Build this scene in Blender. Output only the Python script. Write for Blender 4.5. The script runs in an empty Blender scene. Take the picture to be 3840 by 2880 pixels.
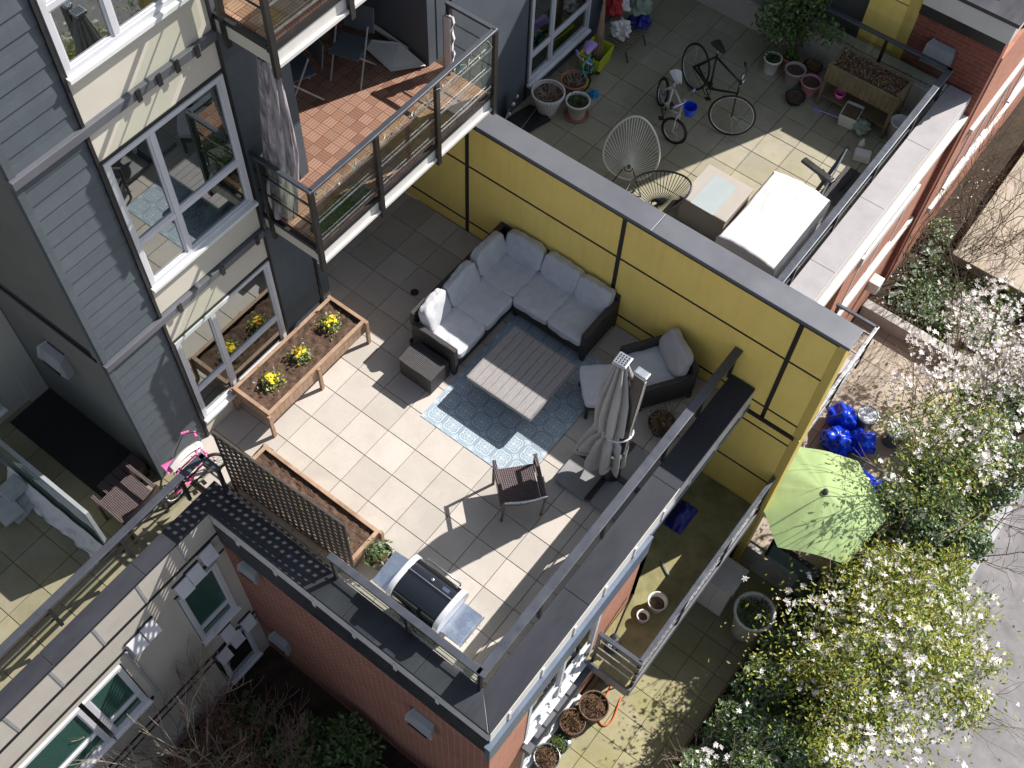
import bpy, math, random
import numpy as np
from mathutils import Vector, Matrix, noise as mnoise
PI=math.pi
rnd=random.Random(7)
D=bpy.data
SC=bpy.context.scene
COL=SC.collection
# ---------------------------------------------------------------- materials
class NT:
    def __init__(s,m):
        m.use_nodes=True; s.t=m.node_tree; s.n=s.t.nodes; s.l=s.t.links
        s.n.clear(); s.out=s.n.new('ShaderNodeOutputMaterial')
    def new(s,ty,**k):
        x=s.n.new(ty)
        for a,v in k.items():
            if a.startswith('i_'): x.inputs[a[2:].replace('_',' ')].default_value=v
            else: setattr(x,a,v)
        return x
    def link(s,a,b): s.l.new(a,b)
    def math(s,op,a,b=None,c=None):
        x=s.n.new('ShaderNodeMath'); x.operation=op
        for i,v in enumerate((a,b,c)):
            if v is None: continue
            if hasattr(v,'links'): s.link(v,x.inputs[i])
            else: x.inputs[i].default_value=v
        return x.outputs[0]
    def mix(s,f,a,b):
        x=s.n.new('ShaderNodeMix'); x.data_type='RGBA'
        for i,v in ((0,f),(6,a),(7,b)):
            if hasattr(v,'links'): s.link(v,x.inputs[i])
            else: x.inputs[i].default_value=v if i==0 else (*v[:3],1)
        return x.outputs[2]
    def ramp(s,f,stops):
        x=s.n.new('ShaderNodeValToRGB'); e=x.color_ramp.elements
        while len(e)<len(stops): e.new(0.5)
        for i,(p,c) in enumerate(stops): e[i].position=p; e[i].color=(c,c,c,1) if not hasattr(c,'__len__') else (*c[:3],1)
        s.link(f,x.inputs[0]); return x.outputs[0]
    def noise(s,vec,scale,detail=3,rough=.6):
        x=s.n.new('ShaderNodeTexNoise'); x.inputs['Scale'].default_value=scale; x.inputs['Detail'].default_value=detail; x.inputs['Roughness'].default_value=rough
        s.link(vec,x.inputs['Vector']); return x.outputs[0]
    def coord(s,world=False):
        if world: return s.n.new('ShaderNodeNewGeometry').outputs['Position']
        return s.n.new('ShaderNodeTexCoord').outputs['Object']
    def scalev(s,v,sc):
        x=s.n.new('ShaderNodeMapping'); x.inputs['Scale'].default_value=sc; s.link(v,x.inputs[0]); return x.outputs[0]
def rgb(c,f=1.0): return tuple(min(1,max(0,x*f)) for x in c)
MATS={}
def mat(name,col,rough=.6,var=.12,scale=6,bump=.0,bscale=60,metal=0,spec=.5,world=False,col2=None,coat=0,stretch=None,streak=0,trans=0):
    if name in MATS: return MATS[name]
    m=D.materials.new(name); n=NT(m)
    b=n.new('ShaderNodeBsdfPrincipled'); b.inputs['Roughness'].default_value=rough; b.inputs['Metallic'].default_value=metal
    b.inputs['Specular IOR Level'].default_value=spec
    if coat: b.inputs['Coat Weight'].default_value=coat; b.inputs['Coat Roughness'].default_value=.08
    v=n.coord(world)
    if stretch: v=n.scalev(v,stretch)
    f=n.noise(v,scale,4,.65)
    f=n.ramp(f,[(.3,0.0),(.7,1.0)])
    c=n.mix(f,rgb(col,1-var),rgb(col2,1) if col2 else rgb(col,1+var))
    if streak:
        g=n.noise(n.scalev(v,(1,1,.12)),9,3); g=n.ramp(g,[(.5,0.0),(.75,streak)])
        c=n.mix(g,c,rgb(col,.55))
    n.link(c,b.inputs['Base Color'])
    if rough>.15:
        r=n.math('MULTIPLY_ADD',f,.15,rough-.07); n.link(r,b.inputs['Roughness'])
    if bump:
        bn=n.noise(v,bscale,3); bb=n.new('ShaderNodeBump'); bb.inputs['Strength'].default_value=bump; bb.inputs['Distance'].default_value=.01
        n.link(bn,bb.inputs['Height']); n.link(bb.outputs[0],b.inputs['Normal'])
    if trans:
        t=n.new('ShaderNodeBsdfTranslucent'); n.link(c,t.inputs[0]); mx=n.new('ShaderNodeMixShader'); mx.inputs[0].default_value=trans
        n.link(b.outputs[0],mx.inputs[1]); n.link(t.outputs[0],mx.inputs[2]); n.link(mx.outputs[0],n.out.inputs[0])
    else: n.link(b.outputs[0],n.out.inputs[0])
    MATS[name]=m; return m
def paver_mat(name,col,pitch,ox,oy,moss=0,dirt=.25):
    m=D.materials.new(name); n=NT(m); b=n.new('ShaderNodeBsdfPrincipled'); b.inputs['Roughness'].default_value=.75
    v=n.coord(True); s=n.new('ShaderNodeSeparateXYZ'); n.link(v,s.inputs[0])
    fx=n.math('FLOOR',n.math('DIVIDE',n.math('SUBTRACT',s.outputs[0],ox),pitch)); fy=n.math('FLOOR',n.math('DIVIDE',n.math('SUBTRACT',s.outputs[1],oy),pitch))
    cv=n.new('ShaderNodeCombineXYZ'); n.link(fx,cv.inputs[0]); n.link(fy,cv.inputs[1])
    w=n.new('ShaderNodeTexWhiteNoise'); n.link(cv.outputs[0],w.inputs[0])
    c=n.mix(w.outputs[0],rgb(col,.82),rgb(col,1.12)); pt=n.ramp(n.noise(v,.9,4,.7),[(.5,0.0),(.68,.35)]); c=n.mix(pt,c,rgb(col,1.25)); ed=n.ramp(n.noise(v,7,5,.75),[(.56,0.0),(.72,dirt*1.4)]); c=n.mix(ed,c,rgb(col,.55))
    c=n.mix(n.math('MULTIPLY',w.outputs[0],.25),c,rgb((col[0]*1.0,col[1]*.95,col[2]*.98)))
    st=n.ramp(n.noise(v,2.3,5,.7),[(.42,0.0),(.7,dirt)])
    c=n.mix(st,c,rgb((col[0]*.5,col[1]*.48,col[2]*.42)))
    sp=n.ramp(n.noise(v,90,3,.7),[(.45,0.0),(.75,.35)]); c=n.mix(sp,c,rgb(col,.6))
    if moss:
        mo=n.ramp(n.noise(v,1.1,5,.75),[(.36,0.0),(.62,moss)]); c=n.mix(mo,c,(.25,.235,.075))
    n.link(c,b.inputs['Base Color'])
    bb=n.new('ShaderNodeBump'); bb.inputs['Strength'].default_value=.25; bb.inputs['Distance'].default_value=.004
    n.link(n.noise(v,140,3),bb.inputs['Height']); n.link(bb.outputs[0],b.inputs['Normal'])
    n.link(b.outputs[0],n.out.inputs[0]); MATS[name]=m; return m
def brick_mat(name,axis,c1,c2,mort,w=.21,h=.072):
    m=D.materials.new(name); n=NT(m); b=n.new('ShaderNodeBsdfPrincipled'); b.inputs['Roughness'].default_value=.85
    v=n.coord(True); s=n.new('ShaderNodeSeparateXYZ'); n.link(v,s.inputs[0]); cv=n.new('ShaderNodeCombineXYZ')
    n.link(s.outputs[axis],cv.inputs[0]); n.link(s.outputs[2],cv.inputs[1])
    t=n.new('ShaderNodeTexBrick'); n.link(cv.outputs[0],t.inputs['Vector'])
    for k,x in (('Color1',c1),('Color2',c2),('Mortar',mort)): t.inputs[k].default_value=(*x,1)
    t.inputs['Scale'].default_value=1; t.inputs['Brick Width'].default_value=w; t.inputs['Row Height'].default_value=h; t.inputs['Mortar Size'].default_value=.006; t.inputs['Mortar Smooth'].default_value=.2; t.inputs['Bias'].default_value=0
    g=n.ramp(n.noise(v,3,5,.7),[(.35,0.0),(.75,.4)]); c=n.mix(g,t.outputs[0],rgb(c1,.6))
    g2=n.ramp(n.noise(v,40,3,.7),[(.5,0.0),(.8,.4)]); c=n.mix(g2,c,rgb(c2,1.35))
    n.link(c,b.inputs['Base Color'])
    bb=n.new('ShaderNodeBump'); bb.inputs['Strength'].default_value=.5; bb.inputs['Distance'].default_value=.006; bb.invert=True
    n.link(t.outputs[1],bb.inputs['Height']); n.link(bb.outputs[0],b.inputs['Normal'])
    n.link(b.outputs[0],n.out.inputs[0]); MATS[name]=m; return m
def glass_mat(name,tint,refl,transp,base=(.01,.02,.02)):
    m=D.materials.new(name); n=NT(m)
    tr=n.new('ShaderNodeBsdfTransparent'); tr.inputs[0].default_value=(*tint,1)
    df=n.new('ShaderNodeBsdfDiffuse'); df.inputs[0].default_value=(*base,1)
    gl=n.new('ShaderNodeBsdfGlossy'); gl.inputs['Roughness'].default_value=.015; gl.inputs[0].default_value=(.95,1,.98,1)
    a=n.new('ShaderNodeMixShader'); a.inputs[0].default_value=transp; n.link(df.outputs[0],a.inputs[1]); n.link(tr.outputs[0],a.inputs[2])
    lw=n.new('ShaderNodeFresnel'); lw.inputs[0].default_value=1.5
    f=n.math('ADD',lw.outputs[0],refl); mx=n.new('ShaderNodeMixShader'); n.link(f,mx.inputs[0]); n.link(a.outputs[0],mx.inputs[1]); n.link(gl.outputs[0],mx.inputs[2])
    n.link(mx.outputs[0],n.out.inputs[0]); MATS[name]=m; return m
def rug_mat():
    m=D.materials.new('rug_pattern'); n=NT(m); b=n.new('ShaderNodeBsdfPrincipled'); b.inputs['Roughness'].default_value=.95
    v=n.coord(); s=n.new('ShaderNodeSeparateXYZ'); n.link(v,s.inputs[0])
    P=.262
    def cell(o):
        a=n.math('ADD',n.math('DIVIDE',o,P),100.0); return n.math('SUBTRACT',n.math('FRACT',a),.5)
    def pat(x,y):
        r=n.math('SQRT',n.math('ADD',n.math('MULTIPLY',x,x),n.math('MULTIPLY',y,y)))
        th=n.math('ARCTAN2',y,x)
        def ring(r0,amp,k,w):
            rr=n.math('ADD',r0,n.math('MULTIPLY',n.math('COSINE',n.math('MULTIPLY',th,k)),amp))
            return n.math('LESS_THAN',n.math('ABSOLUTE',n.math('SUBTRACT',r,rr)),w)
        o=ring(.1,.045,4.0,.016)
        for q in (ring(.2,.03,8.0,.014),ring(.3,.05,8.0,.016),ring(.41,-.05,4.0,.018),ring(.045,0,1.0,.02)): o=n.math('MAXIMUM',o,q)
        return o
    x,y=cell(s.outputs[0]),cell(s.outputs[1])
    p1=pat(x,y)
    x2,y2=cell(n.math('ADD',s.outputs[0],P/2)),cell(n.math('ADD',s.outputs[1],P/2))
    r2=n.math('SQRT',n.math('ADD',n.math('MULTIPLY',x2,x2),n.math('MULTIPLY',y2,y2))); th2=n.math('ARCTAN2',y2,x2)
    q=n.math('LESS_THAN',n.math('ABSOLUTE',n.math('SUBTRACT',r2,n.math('ADD',.13,n.math('MULTIPLY',n.math('COSINE',n.math('MULTIPLY',th2,4.0)),.05)))),.016)
    q2=n.math('LESS_THAN',n.math('ABSOLUTE',n.math('SUBTRACT',r2,.05)),.018)
    p=n.math('MAXIMUM',p1,n.math('MAXIMUM',q,q2))
    nz=n.noise(v,60,3); p=n.math('MULTIPLY',p,n.ramp(nz,[(.25,.55),(.6,1.0)]))
    # paler edge band: sunlit rim of the rug painted into its colour
    bx=n.math('GREATER_THAN',n.math('ABSOLUTE',s.outputs[0]),.76); by=n.math('GREATER_THAN',n.math('ABSOLUTE',s.outputs[1]),1.0)
    bd=n.math('MAXIMUM',bx,by)
    base=n.mix(n.noise(v,3,3),(.25,.32,.39),(.30,.375,.44)); base=n.mix(n.math('MULTIPLY',bd,.25),base,(.48,.6,.68))
    c=n.mix(p,base,(.64,.70,.72)); n.link(c,b.inputs['Base Color'])
    bb=n.new('ShaderNodeBump'); bb.inputs['Strength'].default_value=.6; bb.inputs['Distance'].default_value=.004
    n.link(n.noise(v,300,2),bb.inputs['Height']); n.link(bb.outputs[0],b.inputs['Normal'])
    n.link(b.outputs[0],n.out.inputs[0]); return m
def weave_mat(name,col,col2,sc=70,rough=.55,axis=(1,1,1)):
    m=D.materials.new(name); n=NT(m); b=n.new('ShaderNodeBsdfPrincipled'); b.inputs['Roughness'].default_value=rough
    v=n.coord(); s=n.new('ShaderNodeSeparateXYZ'); n.link(v,s.inputs[0])
    h=n.math('ADD',s.outputs[0],s.outputs[1]); 
    a=n.math('SINE',n.math('MULTIPLY',h,sc*4.0)); z=n.math('SINE',n.math('MULTIPLY',n.math('ADD',s.outputs[2],n.math('MULTIPLY',n.math('SUBTRACT',s.outputs[0],s.outputs[1]),.7)),sc*5.0))
    p=n.math('MULTIPLY',a,z); f=n.ramp(n.math('MULTIPLY_ADD',p,.5,.5),[(.3,0.0),(.7,1.0)])
    f=n.math('MULTIPLY',f,n.ramp(n.noise(v,25,3),[(.3,.4),(.7,1.0)]))
    c=n.mix(f,col,col2); n.link(c,b.inputs['Base Color'])
    bb=n.new('ShaderNodeBump'); bb.inputs['Strength'].default_value=.8; bb.inputs['Distance'].default_value=.004; n.link(p,bb.inputs['Height']); n.link(bb.outputs[0],b.inputs['Normal'])
    n.link(b.outputs[0],n.out.inputs[0]); MATS[name]=m; return m
def bark(name,c): return mat(name,c,.9,.3,14,.6,50)
M={}
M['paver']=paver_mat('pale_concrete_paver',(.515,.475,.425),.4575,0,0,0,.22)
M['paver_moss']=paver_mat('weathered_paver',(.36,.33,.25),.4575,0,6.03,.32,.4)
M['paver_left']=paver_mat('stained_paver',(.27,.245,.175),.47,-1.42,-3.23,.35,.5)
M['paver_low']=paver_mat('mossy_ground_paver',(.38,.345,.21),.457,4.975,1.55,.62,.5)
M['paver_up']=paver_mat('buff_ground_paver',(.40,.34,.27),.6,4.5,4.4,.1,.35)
M['joint']=mat('grey_joint',(.19,.165,.135),.9)
M['yellow']=mat('yellow_fibre_panel',(.96,.70,.19),.5,.04,2.2,.05,200,world=True,streak=.16,col2=(.97,.73,.20))
M['yellow_edge']=mat('yellow_edge_trim',(.62,.46,.12),.5,.06,3,world=True,streak=.3)
M['black_trim']=mat('black_metal_trim',(.018,.017,.018),.45,.2,8)
M['cap_street']=mat('slate_metal_coping',(.022,.024,.034),.6,.15,3,.03,30,metal=0,spec=.25,world=True,col2=(.04,.042,.055),stretch=(1,.3,1))
M['cap_pale']=mat('pale_weathered_coping',(.33,.31,.32),.6,.1,3,.03,30,world=True,col2=(.38,.36,.37))
M['cap']=mat('grey_metal_coping',(.12,.125,.145),.4,.08,1.2,.02,30,metal=.15,world=True,col2=(.14,.145,.165))
M['cap_dark']=mat('charcoal_coping',(.040,.042,.052),.4,.25,3,.05,40,world=True,metal=.2,stretch=(1,.25,1))
M['rail']=mat('slate_grey_rail_paint',(.075,.082,.10),.33,.12,6,metal=.3)
M['post']=mat('black_post_paint',(.02,.018,.017),.4,.2,9)
M['chrome']=mat('steel_bar',(.42,.42,.43),.28,.1,20,metal=.9)
M['fascia']=mat('off_white_fascia',(.62,.60,.57),.6,.06,3,world=True,streak=.22)
M['strip']=mat('blue_grey_flashing',(.12,.155,.215),.4,.1,4,metal=.15,world=True)
M['cream']=mat('cream_stucco',(.60,.56,.475),.85,.035,2.5,.12,260,world=True)
M['greige']=mat('grey_render',(.47,.435,.38),.85,.06,2,.1,200,world=True,streak=.12)
def siding_mat():
    m=D.materials.new('slate_blue_lap_siding'); n=NT(m); b=n.new('ShaderNodeBsdfPrincipled'); b.inputs['Roughness'].default_value=.62
    v=n.coord(True); s=n.new('ShaderNodeSeparateXYZ'); n.link(v,s.inputs[0])
    w=n.new('ShaderNodeTexWhiteNoise'); cv=n.new('ShaderNodeCombineXYZ'); n.link(n.math('FLOOR',n.math('DIVIDE',n.math('ADD',s.outputs[2],.02),.19)),cv.inputs[0]); n.link(cv.outputs[0],w.inputs[0])
    c=n.mix(w.outputs[0],(.074,.093,.110),(.096,.116,.134))
    g=n.ramp(n.noise(n.scalev(v,(3,3,.5)),2.2,5,.7),[(.35,0.0),(.7,.55)]); c=n.mix(g,c,(.066,.078,.088))
    g=n.ramp(n.noise(n.scalev(v,(1,1,6)),6,4,.7),[(.5,0.0),(.8,.3)]); c=n.mix(g,c,(.14,.155,.165))
    n.link(c,b.inputs['Base Color']); bb=n.new('ShaderNodeBump'); bb.inputs['Strength'].default_value=.25; bb.inputs['Distance'].default_value=.004; n.link(n.noise(n.scalev(v,(1,1,9)),30,4),bb.inputs['Height']); n.link(bb.outputs[0],b.inputs['Normal'])
    n.link(b.outputs[0],n.out.inputs[0]); return m
M['siding']=siding_mat()
M['siding_dark']=mat('dark_slate_wall',(.085,.10,.12),.65,.08,2,.05,120,world=True)
M['side_wall']=mat('grey_brown_wall',(.17,.165,.155),.7,.07,2,.1,80,world=True,streak=.12)
M['frame']=mat('white_window_vinyl',(.60,.60,.63),.4,.05,5,world=True)
M['sill']=mat('bright_white_sill',(.75,.75,.74),.5,.05,4,world=True)
M['glass']=glass_mat('window_glass',(.45,.55,.53),.26,.75)
M['glass_green']=glass_mat('green_window_glass',(.3,.5,.42),.05,.25,(.055,.135,.11))
M['rglass']=glass_mat('clear_rail_glass',(.80,.86,.76),.0,.97,(.3,.35,.2))
M['fglass']=glass_mat('frosted_divider_glass',(.4,.5,.46),.03,.12,(.17,.25,.22))
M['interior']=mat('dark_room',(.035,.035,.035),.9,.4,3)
M['blind']=mat('venetian_blind_slat',(.55,.62,.62),.6,.05)
M['bbq_side']=mat('satin_metal',(.68,.68,.70),.4,.08,6,metal=.35)
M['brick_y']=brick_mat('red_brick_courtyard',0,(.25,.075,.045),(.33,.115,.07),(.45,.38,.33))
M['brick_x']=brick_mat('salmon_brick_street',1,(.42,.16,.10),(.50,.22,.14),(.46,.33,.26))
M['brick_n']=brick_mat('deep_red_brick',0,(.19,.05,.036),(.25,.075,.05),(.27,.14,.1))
M['concrete']=mat('light_concrete',(.42,.405,.38),.85,.15,3,.2,60,world=True)
M['road']=mat('asphalt_road',(.22,.21,.215),.9,.22,2.2,.6,150,world=True,col2=(.30,.285,.29),streak=.3)
M['kerb']=mat('kerb_concrete',(.42,.42,.44),.85,.2,5,.3,60,world=True)
M['soil']=mat('dark_potting_soil',(.075,.042,.028),.95,.55,16,1,45,col2=(.15,.09,.06))
M['earth']=mat('garden_earth',(.03,.022,.014),.95,.5,5,.8,30,world=True,col2=(.07,.05,.03))
M['cedar']=mat('cedar_wood',(.33,.20,.125),.65,.18,5,.3,60,stretch=(1,1,3),col2=(.45,.31,.21))
M['old_wood']=mat('weathered_green_wood',(.15,.115,.055),.8,.25,4,.3,50,col2=(.21,.165,.09))
M['wicker']=weave_mat('charcoal_wicker',(.018,.016,.017),(.085,.08,.082),38)
M['wicker_brown']=weave_mat('brown_wicker',(.03,.02,.02),(.13,.088,.09),34)
M['cushion']=mat('pale_grey_cushion_fabric',(.50,.51,.55),.9,.05,9,.35,22,col2=(.56,.57,.60))
M['cushion2']=mat('armchair_cushion_fabric',(.42,.41,.44),.9,.05,9,.35,22)
M['table']=mat('grey_wood_slat',(.25,.235,.24),.6,.16,20,.3,90,stretch=(6,.7,1),col2=(.34,.32,.315))
M['rug']=rug_mat()
M['umb_cloth']=mat('taupe_umbrella_canvas',(.40,.375,.36),.85,.1,5,.2,80)
M['umb_pole']=mat('bronze_umbrella_pole',(.075,.068,.062),.3,.2,8,metal=.5)
M['silver']=mat('brushed_aluminium',(.62,.64,.67),.25,.08,8,metal=.9)
M['base_slab']=mat('grey_base_tile',(.23,.235,.24),.55,.1,4)
M['black_pl']=mat('black_plastic',(.02,.02,.021),.4,.2,8)
M['enamel']=mat('black_enamel_lid',(.008,.009,.012),.08,.1,3,coat=1)
M['steel']=mat('stainless_steel_shelf',(.55,.62,.72),.22,.08,7,metal=.9)
M['white_pl']=mat('white_plastic',(.68,.66,.62),.45,.06,6)
M['white_cloth']=mat('white_fabric_cover',(.68,.645,.63),.9,.04,4,.2,30)
M['lattice']=mat('espresso_lattice_slat',(.055,.044,.036),.7,.2,8)
M['terracotta']=mat('terracotta_clay',(.36,.16,.09),.8,.15,6)
M['moss_slab']=mat('mossy_concrete_slab',(.20,.185,.075),.85,.3,2.5,.2,60,world=True,col2=(.34,.31,.15))
M['clay_brown']=mat('dark_brown_clay',(.14,.08,.055),.8,.2,6)
M['pink']=mat('hot_pink_paint',(.85,.16,.42),.35,.05,4)
M['lilac']=mat('lilac_paint',(.42,.28,.62),.4,.05,4)
M['teal']=mat('teal_paint',(.07,.42,.45),.4,.05)
M['blue']=mat('royal_blue_bag',(.005,.05,.62),.28,.3,5,.6,14)
M['deepblue']=mat('deep_blue_tarp',(.012,.018,.22),.4,.3,5,.5,14)
M['cyan']=mat('bright_blue_plastic',(.0,.24,.55),.35,.1)
M['lime']=mat('yellow_green_plastic',(.55,.62,.03),.45,.06)
M['red']=mat('dark_red_cloth',(.35,.02,.025),.7,.2,6)
M['rubber']=mat('tyre_rubber',(.015,.015,.016),.7,.2,8)
M['green_cloth']=mat('lime_green_canvas',(.36,.48,.21),.85,.1,4,.1,60,trans=.12)
M['curtain']=None
M['leaf_dark']=mat('dark_evergreen_leaf',(.05,.10,.03),.35,.3,3,col2=(.10,.16,.045),trans=.15)
M['leaf']=mat('mid_green_leaf',(.11,.20,.05),.35,.3,3,col2=(.19,.28,.08),trans=.2)
M['leaf_lime']=mat('new_lime_leaf',(.33,.36,.04),.5,.2,3,col2=(.46,.46,.07),trans=.3)
M['leaf_grey']=mat('silvery_leaf_and_glint',(.30,.37,.27),.4,.2,3,trans=.15)  # in the evergreen hedges this grey also paints light glints on the foliage
M['leaf_dry']=mat('dry_brown_leaf',(.20,.12,.06),.8,.3,4)
M['petal']=mat('white_magnolia_petal',(.83,.79,.77),.6,.05,4,trans=.25)
M['marigold']=mat('yellow_marigold',(.80,.62,.02),.7,.1,30)
M['marigold_o']=mat('orange_marigold',(.80,.25,.02),.7,.1,30)
M['bark']=bark('grey_brown_bark',(.16,.125,.09)); M['bark_pale']=bark('pale_twig_bark',(.36,.30,.22)); M['bark_red']=bark('reddish_twig_bark',(.16,.075,.07))
M['grass']=mat('green_grass_blade',(.10,.22,.03),.7,.3,12,trans=.2)
M['mat_black']=mat('black_outdoor_mat',(.02,.02,.02),.9,.25,9,.4,90)
M['decking']=None
M['orange']=mat('orange_hose_rubber',(.65,.11,.03),.5,.1)
M['zinc']=mat('galvanised_metal_lid',(.33,.35,.38),.35,.2,6,metal=.7)
M['cardboard']=mat('beige_storage_plastic',(.38,.34,.30),.7,.05,3)
M['greylid']=mat('pale_grey_lid',(.33,.38,.38),.6,.06,3)
M['paper']=mat('grey_newsprint',(.42,.43,.42),.8,.12,8)
M['lamp']=mat('grey_cast_metal',(.30,.31,.32),.5,.1,5)
def curtain_mat():
    m=D.materials.new('striped_curtain'); n=NT(m); b=n.new('ShaderNodeBsdfPrincipled'); b.inputs['Roughness'].default_value=.9
    v=n.coord(); f=n.noise(n.scalev(v,(22,22,.4)),1.0,3,.7); f=n.ramp(f,[(.38,0.0),(.62,1.0)]); c=n.mix(f,(.13,.11,.12),(.46,.42,.43)); n.link(c,b.inputs[0]); n.link(b.outputs[0],n.out.inputs[0]); return m
M['curtain']=curtain_mat()
def deck_mat():
    # 0.3 m interlocking deck squares, slat direction alternating in a checker
    m=D.materials.new('acacia_deck_tile'); n=NT(m); b=n.new('ShaderNodeBsdfPrincipled'); b.inputs['Roughness'].default_value=.6
    v=n.coord(True); s=n.new('ShaderNodeSeparateXYZ'); n.link(v,s.inputs[0]); T=.15
    ux=n.math('DIVIDE',n.math('ADD',s.outputs[0],20.0),T); uy=n.math('DIVIDE',n.math('ADD',s.outputs[1],20.0),T)
    ck=n.math('MODULO',n.math('ADD',n.math('FLOOR',ux),n.math('FLOOR',uy)),2.0)
    sx=n.math('ABSOLUTE',n.math('SUBTRACT',n.math('FRACT',n.math('MULTIPLY',ux,4.0)),.5)); sy=n.math('ABSOLUTE',n.math('SUBTRACT',n.math('FRACT',n.math('MULTIPLY',uy,4.0)),.5))
    g=n.math('ADD',n.math('MULTIPLY',ck,sx),n.math('MULTIPLY',n.math('SUBTRACT',1.0,ck),sy)); gap=n.math('GREATER_THAN',g,.4)
    ex=n.math('ABSOLUTE',n.math('SUBTRACT',n.math('FRACT',ux),.5)); ey=n.math('ABSOLUTE',n.math('SUBTRACT',n.math('FRACT',uy),.5)); ed=n.math('GREATER_THAN',n.math('MAXIMUM',ex,ey),.475)
    cv=n.new('ShaderNodeCombineXYZ'); n.link(n.math('FLOOR',ux),cv.inputs[0]); n.link(n.math('FLOOR',uy),cv.inputs[1]); w=n.new('ShaderNodeTexWhiteNoise'); n.link(cv.outputs[0],w.inputs[0])
    c=n.mix(w.outputs[0],(.21,.10,.065),(.33,.18,.12)); c=n.mix(n.math('MULTIPLY',ck,.4),c,(.36,.23,.165))
    c=n.mix(n.math('MAXIMUM',n.math('MULTIPLY',gap,.75),ed),c,(.05,.022,.015)); n.link(c,b.inputs[0]); n.link(b.outputs[0],n.out.inputs[0]); return m
M['decking']=deck_mat()
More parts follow.
